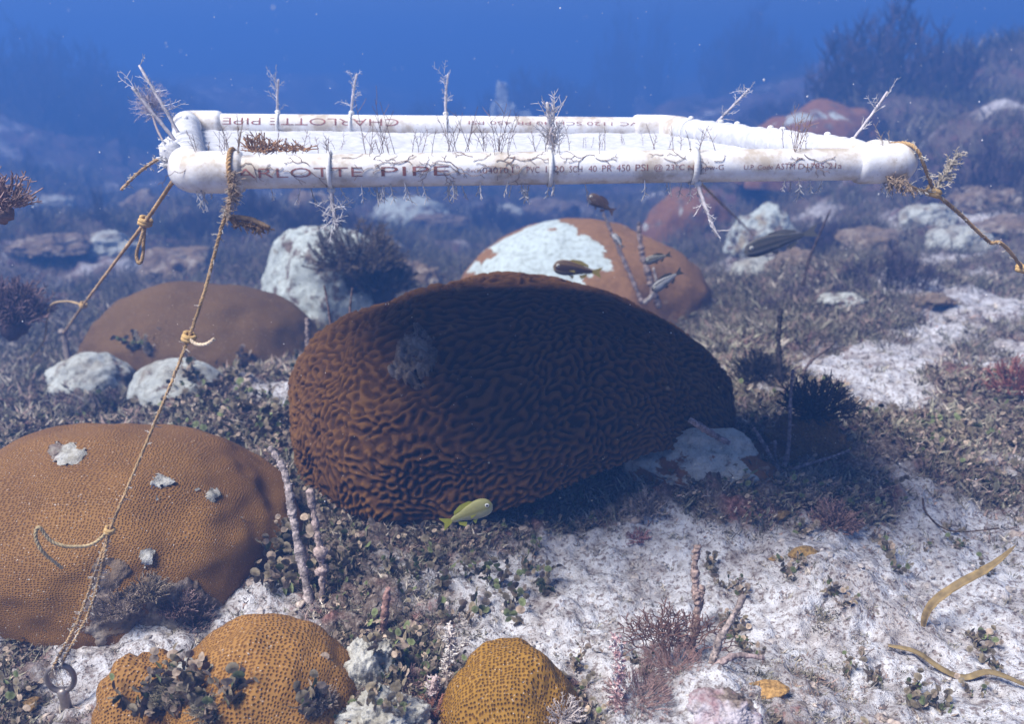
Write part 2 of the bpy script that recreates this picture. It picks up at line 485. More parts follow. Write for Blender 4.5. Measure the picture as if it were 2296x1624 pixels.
M = dict(
    sand=mat_sand(), brain=mat_brain(),
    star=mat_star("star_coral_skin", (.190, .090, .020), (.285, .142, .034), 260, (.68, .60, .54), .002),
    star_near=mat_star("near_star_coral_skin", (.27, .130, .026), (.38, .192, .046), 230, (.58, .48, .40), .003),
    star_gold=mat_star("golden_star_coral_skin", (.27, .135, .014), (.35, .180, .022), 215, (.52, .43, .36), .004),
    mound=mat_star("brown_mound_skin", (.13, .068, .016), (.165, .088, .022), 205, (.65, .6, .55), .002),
    mottled=mat_patchy("mottled_coral_skin", (.30, .15, .06), (.58, .64, .63), 5.5, .495, .507, 0, (.25, .15, .3)),
    bleached=mat_patchy("bleached_coral_skin", (.33, .28, .19), (.50, .55, .53), 9, .36, .40, .35),
    pale=mat_patchy("pale_rock", (.28, .25, .20), (.48, .50, .47), 11, .34, .5, .25, (1, 2, 3)),
    patchrock=mat_patchy("patchy_rock", (.24, .11, .04), (.50, .48, .42), 9, .43, .445, .0, (.35, .2, .1)),
    rock=mat_patchy("turf_rock", (.20, .145, .10), (.36, .31, .26), 14, .5, .62, .40, (5, 1, 2)),
    pink=mat_patchy("pink_crust", (.34, .22, .23), (.52, .47, .50), 40, .40, .58, .40, (4, 1, 2)),
    knob=mat_patchy("pale_knobby_rock", (.32, .30, .25), (.50, .49, .45), 34, .38, .52, .22, (7, 1, 2)),
    farmound=mat_patchy("far_coral_skin", (.25, .12, .055), (.5, .55, .55), 5, .62, .65, .25, (2, 5, 1)),
    pipe=mat_pipe(),
    print=mat_simple("faded_red_print", (.32, .135, .115), .7, .6, 160),
    cloth=mat_simple("white_shade_cloth", (.545, .55, .585), .95, .20, 90, .1, .0015),
    tie=mat_simple("white_nylon_tie", (.72, .71, .70), .6, .25, 80),
    rope=tint_mat("tan_rope", .85, .35, 500),
    metal=mat_simple("dull_steel", (.32, .27, .24), .45, .5, 60, .5, .001),
    weed=tint_mat("leafy_algae", .8, .45, 260),
    stuff=tint_mat("ground_cover", .9, .45, 220),
    rod=tint_mat("sea_rod_skin", .9, .6, 240, bumpd=.003),
    blade=tint_mat("seagrass_blade", .6, .3, 120),
    fish=tint_mat("fish_skin", .45, .12, 200),
    eye=tint_mat("fish_eye", .2, .0, 10),
    fuzz=tint_mat("fuzzy_growth", .95, .3, 300),
    soft=tint_mat("soft_coral", .95, .4, 60),
    snow=mat_simple("marine_snow", (.8, .78, .76), .9, .1),
)
# metal of the eye bolt
M["metal"].node_tree.nodes["Principled BSDF"].inputs["Metallic"].default_value = .52

# ------------------------------------------------------------------ the seabed
def seabed():
    rr = np.exp(np.linspace(math.log(.25), math.log(55), 820))
    dense = np.linspace(-62, 62, 600); side = np.concatenate([np.linspace(-180, -62, 60)[:-1], dense, np.linspace(62, 180, 60)[1:]])
    th = np.radians(side)
    R, T = np.meshgrid(rr, th, indexing='ij')
    X, Y = R * np.sin(T), R * np.cos(T)
    Z = hgt(X, Y)
    m = cover(X, Y)
    fine = np.abs(fbm2(X * 60, Y * 60, 2, 13)) * .006 + np.maximum(0, fbm2(X * 24, Y * 24, 3, 17)) * .014
    Z = Z + fine * m + .0035 * fbm2(X * 90, Y * 90, 2, 19) * (R < 3) + .006 * np.maximum(0, fbm2(X * 40, Y * 40, 2, 23) - .25)
    V = np.stack([X, Y, Z], -1).reshape(-1, 3)
    na = len(th)
    i = np.arange(len(rr) - 1)[:, None] * na; j = np.arange(na - 1)[None]
    F = np.stack([i + j, i + na + j, i + na + j + 1, i + j + 1], -1).reshape(-1, 4)[:, ::-1]
    # closing disc under the camera
    c = len(V); V = np.concatenate([V, [[0, 0, Z[0].mean()]]])
    tri = np.stack([np.full(na - 1, c), np.arange(na - 1), np.arange(1, na)], -1)
    mm = np.append(m.ravel(), .5)
    F3 = np.concatenate([F[:, [0, 1, 2]], F[:, [0, 2, 3]], tri[:, ::-1]])
    C = np.stack([mm, mm, mm], -1)
    return tag(obj("seabed", mesh_np("seabed", V, F3, [M["sand"]], C)), kind="structure", label="pale sandy seabed with brown turf patches")
seabed()

# ------------------------------------------------------------------ coral heads
def dome_mesh(name, rx, ry, h, mat, n=120, psi=100, lump=.05, lf=6.0, seed=0, skew=(0, 0), fine=.0, rim=None):
    """a rounded head: square grid folded onto a dome with an uneven outline"""
    g = np.linspace(-1, 1, n)
    A, B = np.meshgrid(g, g, indexing='ij')
    r = np.maximum(np.abs(A), np.abs(B)); e = np.hypot(A, B) + 1e-9
    A, B = A / e * r, B / e * r
    rho = r; th = np.arctan2(B, A)
    ps0 = np.radians(psi) * rho
    UV = (np.stack([np.cos(th), np.sin(th)], -1) * (.5 * ps0 + np.tan(ps0 / 2))[..., None]).reshape(-1, 2) * (rx + ry + h) / 3
    UV = UV + .0045 * np.stack([fbm2(UV[:, 0] * 22, UV[:, 1] * 22, 2, seed), fbm2(UV[:, 0] * 22 + 9, UV[:, 1] * 22, 2, seed)], -1)
    ps = np.radians(psi) * rho
    if rim is not None: ps = ps * rim(th)
    x, y, z = np.sin(ps) * np.cos(th), np.sin(ps) * np.sin(th), np.cos(ps)
    d = 1 + lump * fbm3(x * lf * .3 + seed, y * lf * .3, z * lf * .3, 3, seed)
    if fine: d = d + fine * fbm3(x * lf * 2.2, y * lf * 2.2, z * lf * 2.2, 3, seed + 5)
    X = rx * x * d + skew[0] * z; Y = ry * y * d + skew[1] * z; Z = h * z * d
    V = np.stack([X, Y, Z], -1).reshape(-1, 3)
    i = np.arange(n - 1)[:, None] * n; j = np.arange(n - 1)[None]
    F = np.stack([i + j, i + n + j, i + n + j + 1, i + j + 1], -1).reshape(-1, 4)
    return mesh_np(name, V, F, [mat], UV=UV)

def dome_px(x0, x1, ytop, ybase, asp=.85):
    """size and place of a head from where its outline stands on the seabed"""
    xc = (x0 + x1) / 2
    f = at(xc, ybase)
    rx = (x1 - x0) / 2 / FPX * depth_of(f)
    for _ in range(6):
        ry = rx * asp
        c = f + V3(f[0] / f[1] * ry, ry, 0) * .95
        rx = (x1 - x0) / 2 / FPX * depth_of(c)
    r = ray(xc, ytop); z = CAM_H + r[2] * (c[1] / r[1])
    zb = ground(c[0], c[1])
    return c[0], c[1], zb, rx, rx * asp, max(z - zb, rx * .3)

def head(name, label, px, mat, cat="coral", group=None, asp=.85, **kw):
    x, y, zb, rx, ry, h = dome_px(*px, asp=asp)
    me = dome_mesh(name, rx, ry, h, mat, **kw)
    HEADS.append((x, y, zb, rx, ry, h))
    return tag(obj(name, me, None, (x, y, zb)), label, cat, group)

# labyrinth of ridges for the brain coral (pattern-forming filter, settles into meandering stripes)
def labyrinth(n=384, wl=9.0, steps=90):
    rs = np.random.RandomState(5)
    u = rs.uniform(-1, 1, (n, n))
    k = np.fft.fftfreq(n) * n
    kk = np.hypot(k[:, None], k[None]) * (wl / n)
    L = .55 - 2.2 * (1 - kk ** 2) ** 2
    E_ = np.clip(1 - .35 * L, .2, None)
    for _ in range(steps):
        u = np.real(np.fft.ifft2((np.fft.fft2(u + .35 * (-u ** 3 + .25 * u * u))) / E_))
    return np.clip(u / (np.abs(u).mean() * 1.6), -1, 1)

def brain_coral():
    n = 600
    lab = labyrinth(500, 6.6, 7)
    g = np.linspace(-1, 1, n)
    A, B = np.meshgrid(g, g, indexing='ij')
    r = np.maximum(np.abs(A), np.abs(B)); e = np.hypot(A, B) + 1e-9
    A, B = A / e * r, B / e * r
    th = np.arctan2(B, A)
    # rim hangs low on the left and front-left, lifts off the rubble on the right
    front = np.clip(-np.sin(th), 0, 1)
    rim = 1.0 + .03 * np.cos(th - math.radians(215)) - .27 * np.exp(-((np.mod(th + 2 * math.pi, 2 * math.pi) - math.radians(302)) / .66) ** 2)
    curl = sst(.9, 1.0, r)
    ps = np.radians(106) * np.minimum(r, .9) / .9 * rim
    sp = np.sign(np.sin(ps)) * np.abs(np.sin(ps)) ** .95
    x, y, z = sp * np.cos(th), sp * np.sin(th), np.cos(ps)
    sx = np.sign(x) * np.abs(x) ** .96
    lump = 1 + .05 * fbm3(x * 2.0, y * 2.0, z * 2.0, 3, 3)
    # a shallow vertical furrow on the front-left face and a flange below it
    ang = np.degrees(np.mod(th + 2 * math.pi, 2 * math.pi))
    lump -= .07 * np.exp(-((ang - 253) / 7.0) ** 2) * sst(.55, .85, r) 
    lump += .035 * np.exp(-((ang - 232) / 14.0) ** 2) * sst(.5, .8, r)
    rx, ry, h = BR["rx"], BR["ry"], BR["h"]
    X, Y, Z = rx * sx * lump, ry * y * lump, h * z * lump
    Z = np.where(Z < 0, Z * .9, Z) - .004 * curl
    X, Y = X * (1 - .35 * curl), Y * (1 - .35 * curl)
    # ridge field sampled in the unrolled disc
    s = (lab.shape[0] - 1) / 2
    U, W = (A / .9 + 1.12) / 2.24 * 2 * s, (B / .9 + 1.12) / 2.24 * 2 * s
    U = U + 6.0 * fbm2(A * 8, B * 8, 3, 51); W = W + 6.0 * fbm2(A * 8, B * 8, 3, 52)
    U, W = np.clip(U, 0, lab.shape[0] - 1.001), np.clip(W, 0, lab.shape[0] - 1.001)
    i0, j0 = U.astype(int), W.astype(int); fu, fw = U - i0, W - j0
    f = (lab[i0, j0] * (1 - fu) * (1 - fw) + lab[i0 + 1, j0] * fu * (1 - fw) + lab[i0, j0 + 1] * (1 - fu) * fw + lab[i0 + 1, j0 + 1] * fu * fw)
    f = np.tanh(f * 1.3) + .35 * fbm2(A * 80, B * 80, 2, 81)
    P = np.stack([X, Y, Z], -1)
    du, dv = np.gradient(P, axis=0), np.gradient(P, axis=1)
    N = np.cross(du, dv); N /= np.linalg.norm(N, axis=-1, keepdims=True) + 1e-12
    amp = .0046 * (1 - .8 * sst(.89, .95, r)) * (.75 + .35 * fbm2(A * 4, B * 4, 2, 77))
    P = P + N * (f * amp)[..., None]
    i = np.arange(n - 1)[:, None] * n; j = np.arange(n - 1)[None]
    F = np.stack([i + j, i + n + j, i + n + j + 1, i + j + 1], -1).reshape(-1, 4)
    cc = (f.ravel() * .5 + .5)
    root = tag(empty("brain_coral", (BR["x"], BR["y"], BR["z"])), "large dark brown brain coral dome with winding ridges under the frame", "coral")
    body = obj("ridged_dome", mesh_np("ridged_dome", P.reshape(-1, 3), F, [M["brain"]], np.stack([cc] * 3, -1)), root)
    return root, P, N

BR = dict(x=-.012, y=1.465, z=.062, rx=.384, ry=.34, h=.236)
brain, BP, BN = brain_coral()

# dead scar patch on the brain coral, a crust of rubble and turf that follows its face
def crust(name, parent, P, N, px, py, r, mat, origin, seed=1, thick=.006, asp=1.0):
    """thin lumpy crust over the part of surface P that is seen around pixel px, py"""
    W = P + np.asarray(origin)
    d = W - V3(0, 0, CAM_H)
    dep = d[..., 1] * SA - d[..., 2] * CA
    sx = 1148 + FPX * d[..., 0] / dep
    sy = 812 - FPX * (d[..., 1] * CA + d[..., 2] * SA) / dep
    facing = (N * d).sum(-1) < 0
    q = np.hypot((sx - px) / asp, sy - py) / r
    q = q + .35 * fbm2(sx / r * 1.6, sy / r * 1.6, 4, seed)
    keep = (q < 1) & facing
    idx = -np.ones(P.shape[:2], int)
    n0, n1 = P.shape[:2]
    f = keep[:-1, :-1] & keep[1:, :-1] & keep[:-1, 1:] & keep[1:, 1:]
    I, J = np.nonzero(f)
    if len(I) == 0: return None
    quad = np.stack([I * n1 + J, (I + 1) * n1 + J, (I + 1) * n1 + J + 1, I * n1 + J + 1], -1)
    used, inv = np.unique(quad, return_inverse=True)
    quad = inv.reshape(quad.shape)
    Pv, Nv, qv = P.reshape(-1, 3)[used], N.reshape(-1, 3)[used], q.reshape(-1)[used]
    t = thick * (sst(1.0, .8, qv) * (1 + .9 * fbm3(Pv[:, 0] * 90, Pv[:, 1] * 90, Pv[:, 2] * 90, 3, seed)) - .25)
    Pv = Pv + Nv * t[:, None]
    return obj(name, mesh_np(name, Pv, quad, [mat]), parent)
crust("dead_patch", brain, BP, BN, 935, 806, 52, M["rock"], brain.location, 3, .012, 1.05)

# star coral heads in front
def star_head(name, label, x, y, zb, rx, ry, h, mat, n=200, **kw):
    me = dome_mesh(name, rx, ry, h, mat, n=n, **kw)
    HEADS.append((x, y, zb, rx, ry, h))
    root = tag(empty(name, (x, y, zb)), label, "coral")
    b = obj("cup_covered_dome", me, root)
    V = np.empty(len(me.vertices) * 3, np.float32); me.vertices.foreach_get("co", V)
    P = V.reshape(n, n, 3).astype(float)
    N = np.cross(np.gradient(P, axis=0), np.gradient(P, axis=1)); N /= np.linalg.norm(N, axis=-1, keepdims=True) + 1e-12
    return root, P, N
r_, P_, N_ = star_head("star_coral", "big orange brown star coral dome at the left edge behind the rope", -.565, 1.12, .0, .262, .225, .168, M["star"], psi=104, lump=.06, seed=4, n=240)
for k, (px, py, r, a, mm) in enumerate([(150, 1020, 26, 1.6, "knob"), (362, 1083, 17, 1.8, "knob"), (440, 1098, 7, 1.2, "knob"), (478, 1112, 14, 1.3, "knob"), (350, 1120, 7, 1, "knob"), (540, 1165, 7, 1, "knob"), (240, 1290, 60, .75, "rock"), (390, 1370, 70, 1.5, "rock"), (260, 1380, 60, 1.2, "rock"), (330, 1250, 22, 1, "knob")]):
    crust("dead_patch", r_, P_, N_, px, py, r, M[mm], r_.location, 20 + k, .0035, a)
r_, P_, N_ = star_head("star_coral", "orange star coral mound with white flecked top at the bottom beside the sprigs", -.262, .795, -.025, .112, .105, .112, M["star_near"], psi=105, lump=.065, seed=9, n=220)
for k, (px, py, r, a, mm) in enumerate([(355, 1480, 40, 1.5, "knob"), (405, 1490, 14, .6, "knob")]):
    crust("dead_patch", r_, P_, N_, px, py, r, M[mm], r_.location, 40 + k, .005, a)
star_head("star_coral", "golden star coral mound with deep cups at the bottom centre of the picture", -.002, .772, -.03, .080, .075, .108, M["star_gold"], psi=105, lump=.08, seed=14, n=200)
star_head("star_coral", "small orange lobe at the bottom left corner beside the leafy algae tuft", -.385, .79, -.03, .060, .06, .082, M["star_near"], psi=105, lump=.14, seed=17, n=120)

# heads behind
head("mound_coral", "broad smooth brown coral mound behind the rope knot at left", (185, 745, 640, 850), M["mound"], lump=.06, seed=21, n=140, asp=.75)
head("pale_coral", "small pale grey coral mound crossed by the taut rope", (300, 510, 808, 905), M["pale"], lump=.08, seed=23, n=90)
head("pale_coral", "low pale coral mound beside the leaning stake at left", (120, 310, 795, 900), M["pale"], lump=.12, seed=24, n=90)
head("bleached_coral", "bleached white coral head with dark algae bush on top, left of the brain coral", (580, 905, 497, 740), M["bleached"], lump=.10, seed=26, n=130, fine=.015)
_q = dome_px(1010, 1600, 497, 735, .8)
M["mottled"] = mat_patchy("mottled_coral_skin", (.27, .145, .065), (.54, .62, .62), 6.5 / _q[3] * .45, .50, .51, 0, (.25, .15, .3), (-.36 * _q[3], -.60 * _q[4], .72 * _q[5], .50 * _q[3]))
head("mottled_coral", "white and orange mottled coral dome directly behind the brain coral", (1010, 1600, 497, 735), M["mottled"], lump=.05, seed=28, n=160, asp=.8)
head("mottled_coral", "brown coral head with white torn patches below the hanging pipe tie", (1430, 1650, 418, 540), M["farmound"], lump=.10, seed=31, n=90)
head("bleached_coral", "far pale coral head seen just below the front pipe centre", (830, 1020, 440, 515), M["bleached"], lump=.12, seed=33, n=80, fine=.02)
head("far_coral", "large dim brown coral mound rising behind the right rear pipe", (1640, 2010, 232, 430), M["farmound"], lump=.12, seed=36, n=110, asp=.7)
head("pale_rock", "pale rock slab behind the long grey fish at right", (1630, 1800, 468, 575), M["bleached"], "rock", lump=.2, seed=38, n=80, fine=.03)
head("patchy_coral", "pale coral rock with dark brown patch under the right rim of the brain coral", (1420, 1720, 975, 1100), M["patchrock"], lump=.14, seed=41, n=130, asp=.7, fine=.02)
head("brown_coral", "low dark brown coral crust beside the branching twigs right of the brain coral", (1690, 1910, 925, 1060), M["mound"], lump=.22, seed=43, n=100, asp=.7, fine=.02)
head("pink_rock", "pink crusted knobby rock at the bottom right edge", (1540, 1700, 1568, 1670), M["pink"], "rock", lump=.22, seed=45, n=130, fine=.05)
head("knobby_rock", "white knobby rock lump between the two bottom star corals", (765, 910, 1440, 1570), M["knob"], "rock", lump=.22, seed=47, n=130, fine=.05, asp=.9)
head("knobby_rock", "white crusted rock at the bottom edge below the knobby lump", (760, 960, 1560, 1690), M["knob"], "rock", lump=.25, seed=49, n=120, fine=.06, asp=.7)

# ------------------------------------------------------------------ the frame
FL, FR = at_depth(425, 387, .885), at_depth(2028, 366, .94)
BL, BR_ = at_depth(418, 279, 1.35), at_depth(1495, 288, 1.40)
RP = .0167
frame = tag(empty("pipe_frame", tuple((FL + FR + BL + BR_) / 4)), "white plastic pipe frame with stretched cloth hanging above the brain coral", "shade frame")
FO = np.array(frame.location)

def fpart(mb, name, mat, parent=None, smooth=True):
    p = parent or frame
    V, F, C = mb.arrays()
    return obj(name, mesh_np(name, V - FO, F, [mat], C, smooth), p)

def pipe_mesh(A, B, r, n=60, sides=40, wob=.0, seed=0):
    t = np.linspace(0, 1, n)[:, None]
    pts = A + (B - A) * t
    mb = MB(); mb.tube(pts, r, sides, cap=True)
    return mb
def smooth_corner(P, A, B, leg):
    """elbow centre line round corner P towards A and B"""
    a, b = (A - P) / np.linalg.norm(A - P), (B - P) / np.linalg.norm(B - P)
    k = .020
    s, e = P + a * k, P + b * k
    t = np.linspace(0, 1, 14)[:, None]
    arc = (1 - t) ** 2 * s + 2 * t * (1 - t) * P + t * t * e
    l1 = P + a * np.linspace(leg, k, 8)[:-1, None]
    l2 = P + b * np.linspace(k, leg, 8)[1:, None]
    return np.concatenate([l1, arc, l2])
PIPES = {}
for nm, A, B, lab in (("front_pipe", FL, FR, "front pipe with faded red lettering"), ("back_pipe", BL, BR_, "far pipe with lettering upside down"),
                 ("side_pipe", FL, BL, None), ("side_pipe", FR, BR_, None)):
    o = fpart(pipe_mesh(A, B, RP), nm, M["pipe"])
    if lab: o["label"] = lab
    PIPES.setdefault(nm, o)
for P, A, B in ((FL, FR, BL), (FR, FL, BR_), (BL, FL, BR_), (BR_, FR, BL)):
    c = smooth_corner(P, A, B, .052)
    r = np.full(len(c), RP + .0042); r[0] = r[-1] = RP + .0030
    mb = MB(); mb.tube(c, r, 40); fpart(mb, "elbow", M["pipe"])

# lettering printed on the pipes, wrapped round the tube
def lettering(text, A, B, s0, height, width, phi, parent, flip=False, mat="print"):
    cu = bpy.data.curves.new("lettering", 'FONT'); cu.body = text; cu.size = 1.0; cu.offset = -.008; cu.resolution_u = 3
    ob = bpy.data.objects.new("lettering_tmp", cu); col.objects.link(ob)
    dg = bpy.context.evaluated_depsgraph_get(); dg.update()
    me = bpy.data.meshes.new_from_object(ob.evaluated_get(dg))
    col.objects.unlink(ob); bpy.data.objects.remove(ob); 
    bm = bmesh.new(); bm.from_mesh(me)
    for yy in np.arange(-.2, .9, .1):              # rows of cuts so that stems follow the round of the pipe
        bmesh.ops.bisect_plane(bm, geom=bm.verts[:] + bm.edges[:] + bm.faces[:], plane_co=(0, yy, 0), plane_no=(0, 1, 0))
    bm.to_mesh(me); bm.free()
    V = np.empty(len(me.vertices) * 3, np.float32); me.vertices.foreach_get("co", V); V = V.reshape(-1, 3).astype(float)
    F = [list(p.vertices) for p in me.polygons]
    w = V[:, 0].max() - V[:, 0].min(); h = .7
    u = (V[:, 0] - V[:, 0].min()) / w * width; v = (V[:, 1] - h / 2) / h * height
    if flip: u, v = width - u, -v
    ax = (B - A) / np.linalg.norm(B - A)
    up = V3(0, 0, 1) - ax * ax[2]; up /= np.linalg.norm(up)
    out = np.cross(ax, up)                          # towards the viewer for a pipe running left to right
    if out[1] > 0: out = -out
    R = RP + .0003
    ph = phi + v / R
    W = A + ax * (s0 + u)[:, None] + R * (np.cos(ph)[:, None] * out + np.sin(ph)[:, None] * up)
    m2 = bpy.data.meshes.new("printed_lettering")
    m2.from_pydata([tuple(q) for q in W - FO], [], F); m2.materials.append(M[mat])
    return obj("printed_lettering", m2, parent)
LF = np.linalg.norm(FR - FL)
def s_at(px, A, B):                                # distance along a pipe of the point seen at pixel column px
    best = min(np.linspace(0, 1, 800), key=lambda t: abs(1148 + FPX * (A + (B - A) * t)[0] / depth_of(A + (B - A) * t) - px))
    return best * np.linalg.norm(B - A)
def put_text(text, x0, x1, h, phi=.12):
    a, b = s_at(x0, FL, FR), s_at(x1, FL, FR)
    lettering(text, FL, FR, a, h, b - a, phi, PIPES["front_pipe"])
put_text("ARLOTTE", 538, 815, .0098, .03)
put_text("PIPE", 858, 1006, .0098, .03)
put_text("®PLPL", 1046, 1080, .0030, -.02)
put_text("04010", 1081, 1137, .0062, .02)
put_text("1\"", 1146, 1162, .0066, .04)
put_text("PVC", 1177, 1206, .0066, .02)
put_text("1120", 1220, 1259, .0066, .04)
put_text("SCH", 1272, 1299, .0066, .03)
put_text("40", 1313, 1331, .0066, .04)
put_text("PR", 1344, 1366, .0066, .05)
put_text("450", 1375, 1405, .0070, .06)
put_text("PSI", 1417, 1444, .0070, .06)
put_text("@ 23°C", 1458, 1525, .0058, .06)
put_text("NSF-pw-G", 1533, 1612, .0056, .02)
put_text("U.P. Code", 1657, 1721, .0050, 0)
put_text("ASTM", 1726, 1768, .0064, .02)
put_text("D1785-21a", 1776, 1872, .0060, .02)
put_text("CH", 1953, 1976, .0072, .05)
a, b = s_at(505, BL, BR_), s_at(895, BL, BR_)
lettering("CHARLOTTE PIPE", BL, BR_, a, .0115, b - a, .42, PIPES["back_pipe"], True)
a, b = s_at(1050, BL, BR_), s_at(1440, BL, BR_)
lettering("PVC 1120 SCH 40 PR 450 PSI", BL, BR_, a, .0060, b - a, .45, PIPES["back_pipe"], True)

# cloth: a sagging sheet held between the four pipes
def cloth():
    n, m = 110, 80
    U, W = np.meshgrid(np.linspace(0, 1, n), np.linspace(0, 1, m), indexing='ij')
    P = (FL * ((1 - U) * (1 - W))[..., None] + FR * (U * (1 - W))[..., None] + BL * ((1 - U) * W)[..., None] + BR_ * (U * W)[..., None])
    sag = 16 * U * (1 - U) * W * (1 - W)
    P[..., 2] += -.006 - .012 * sag + .0025 * fbm2(U * 9, W * 6, 3, 61) * np.minimum(1, sag * 3) + .0012 * fbm2(U * 60, W * 45, 2, 63)
    V = P.reshape(-1, 3) - FO
    i = np.arange(n - 1)[:, None] * m; j = np.arange(m - 1)[None]
    F = np.stack([i + j, i + m + j, i + m + j + 1, i + j + 1], -1).reshape(-1, 4)
    F = np.concatenate([F])
    top = V.copy(); bot = V - V3(0, 0, .0025)
    Vv = np.concatenate([top, bot]); Ff = np.concatenate([F, F[:, ::-1] + len(V)])
    o = obj("stretched_cloth", mesh_np("stretched_cloth", Vv, Ff, [M["cloth"]]), frame)
    o["label"] = "white cloth stretched inside the frame"
cloth()

def pipe_frame_axes(A, B):
    ax = (B - A) / np.linalg.norm(B - A)
    up = V3(0, 0, 1) - ax * ax[2]; up /= np.linalg.norm(up)
    out = np.cross(ax, up)
    if out[1] > 0: out = -out
    return ax, up, out
# cloth hem wound round the right-hand pipe and the left one
def hem(A, B, t0, t1, turns, r):
    ax, up, out = pipe_frame_axes(A, B)
    n = 240
    t = np.linspace(t0, t1, n); L = np.linalg.norm(B - A)
    rr = r + .0016 * np.abs(np.sin(t * turns * math.pi)) + .0012 * fbm2(t * 60, t * 0 + 3, 2, 5)
    rr[0] = rr[-1] = RP
    mb = MB(); mb.tube(A + (B - A) * t[:, None], rr, 28, jit=.012)
    return fpart(mb, "cloth_hem", M["cloth"])
hem(FR, BR_, .14, .92, 14, RP + .0012)
hem(FL, BL, .16, .9, 9, RP + .0006)

# cable ties with long tails
def cable_tie(A, B, px, tail, tilt=(0, 0, 1), fuzzy=0, s=None, wid=.0042):
    ax, up, out = pipe_frame_axes(A, B)
    s = s_at(px, A, B) if s is None else s
    c = A + ax * s
    a = np.linspace(0, 2 * math.pi, 33)
    pts = c + (RP + .0012) * (np.cos(a)[:, None] * out + np.sin(a)[:, None] * up)
    mb = MB()
    inner = []
    for k in range(32):
        p, q = pts[k], pts[k + 1]
        o1, o2 = (p - c) / np.linalg.norm(p - c) * .0013, (q - c) / np.linalg.norm(q - c) * .0013
        w = ax * wid / 2
        mb.add([p - w, q - w, q + w, p + w, p - w + o1, q - w + o2, q + w + o2, p + w + o1], [[4, 5, 6, 7], [0, 1, 5, 4], [3, 7, 6, 2]])
    d = np.asarray(tilt, float); d /= np.linalg.norm(d)
    o = fpart(mb, "cable_tie", M["tie"])
    hc = c + (RP + .003) * (d if abs(d @ ax) < .9 else up)
    mb = MB(); mb.ball(hc, .0045, (1, .8, .8), u=8, v=6); fpart(mb, "tie_head", M["tie"], o)
    if tail:
        n = 16
        t = np.linspace(0, 1, n)[:, None]
        pts = hc + d * tail * t + ax * (.10 * tail * t * t) + V3(0, 0, -.05) * tail * t * t
        mb = MB(); mb.tube(pts, np.linspace(.0022, .0016, n), 6, (.50, .46, .48), jit=.25); tl = fpart(mb, "tie_tail", M["tie" if not fuzzy else "fuzz"], o); mb.C
        if fuzzy:
            mb = MB()
            for _ in range(int(fuzzy)):
                k = rnd.random() ** .7
                p = hc + d * tail * k
                sprig(mb, p, d * .6 + V3(rnd.uniform(-1, 1), rnd.uniform(-1, 1), rnd.uniform(-.5, 1)), rnd.uniform(.010, .026), (.55, .53, .55), .0005)
            fpart(mb, "fuzz", M["fuzz"], o)
    return o

def sprig(mb, p, d, L, tint, r=.0006, side=4, depth=1):
    """one thin stem with short side branches"""
    d = np.asarray(d, float); d = d / np.linalg.norm(d)
    q = np.cross(d, V3(rnd.uniform(-1, 1), rnd.uniform(-1, 1), rnd.uniform(-1, 1))); q /= np.linalg.norm(q) + 1e-9
    n = 5
    t = np.linspace(0, 1, n)[:, None]
    bend = rnd.uniform(-.3, .3)
    pts = p + d * L * t + q * bend * L * t * t
    tc = np.array(tint) * rnd.uniform(.75, 1.25)
    mb.tube(pts, np.linspace(r, r * .6, n), 3, tc, cap=False)
    if depth:
        for k in range(side):
            u = .25 + .7 * (k + rnd.random() * .6) / side
            sg = 1 if k % 2 else -1
            b = p + d * L * u + q * bend * L * u * u
            sprig(mb, b, d * .75 + q * sg * .8, L * rnd.uniform(.2, .38), tint, r * .75, 3, depth - 1)

cable_tie(FL, FR, 740, .035, (.05, -.35, -1), 26)
cable_tie(FL, FR, 1232, .022, (0, .1, 1), 6)
cable_tie(FL, FR, 1552, .055, (.28, -.5, -1), 8, wid=.006)
for px, L in ((625, .05), (787, .06), (1000, .06)):
    cable_tie(BL, BR_, px, L, (rnd.uniform(-.1, .1), 0, 1), 14)
for f_, L in ((.25, 0), (.42, 0), (.47, 0), (.62, 0), (.70, 0), (.86, 0)):
    cable_tie(FR, BR_, 0, L, (0, 0, 1), 0, s=f_ * np.linalg.norm(BR_ - FR))
cable_tie(FR, BR_, 0, .07, (.55, .1, .75), 10, s=.10)
cable_tie(FR, BR_, 0, .085, (.6, .3, .55), 16, s=.40)
cable_tie(FL, BL, 0, .095, (-.45, .15, .85), 10, s=.19)
cable_tie(FL, BL, 0, .075, (-.55, .0, .8), 6, s=.12)
cable_tie(FL, BL, 0, 0, (0, 0, 1), 0, s=.40)

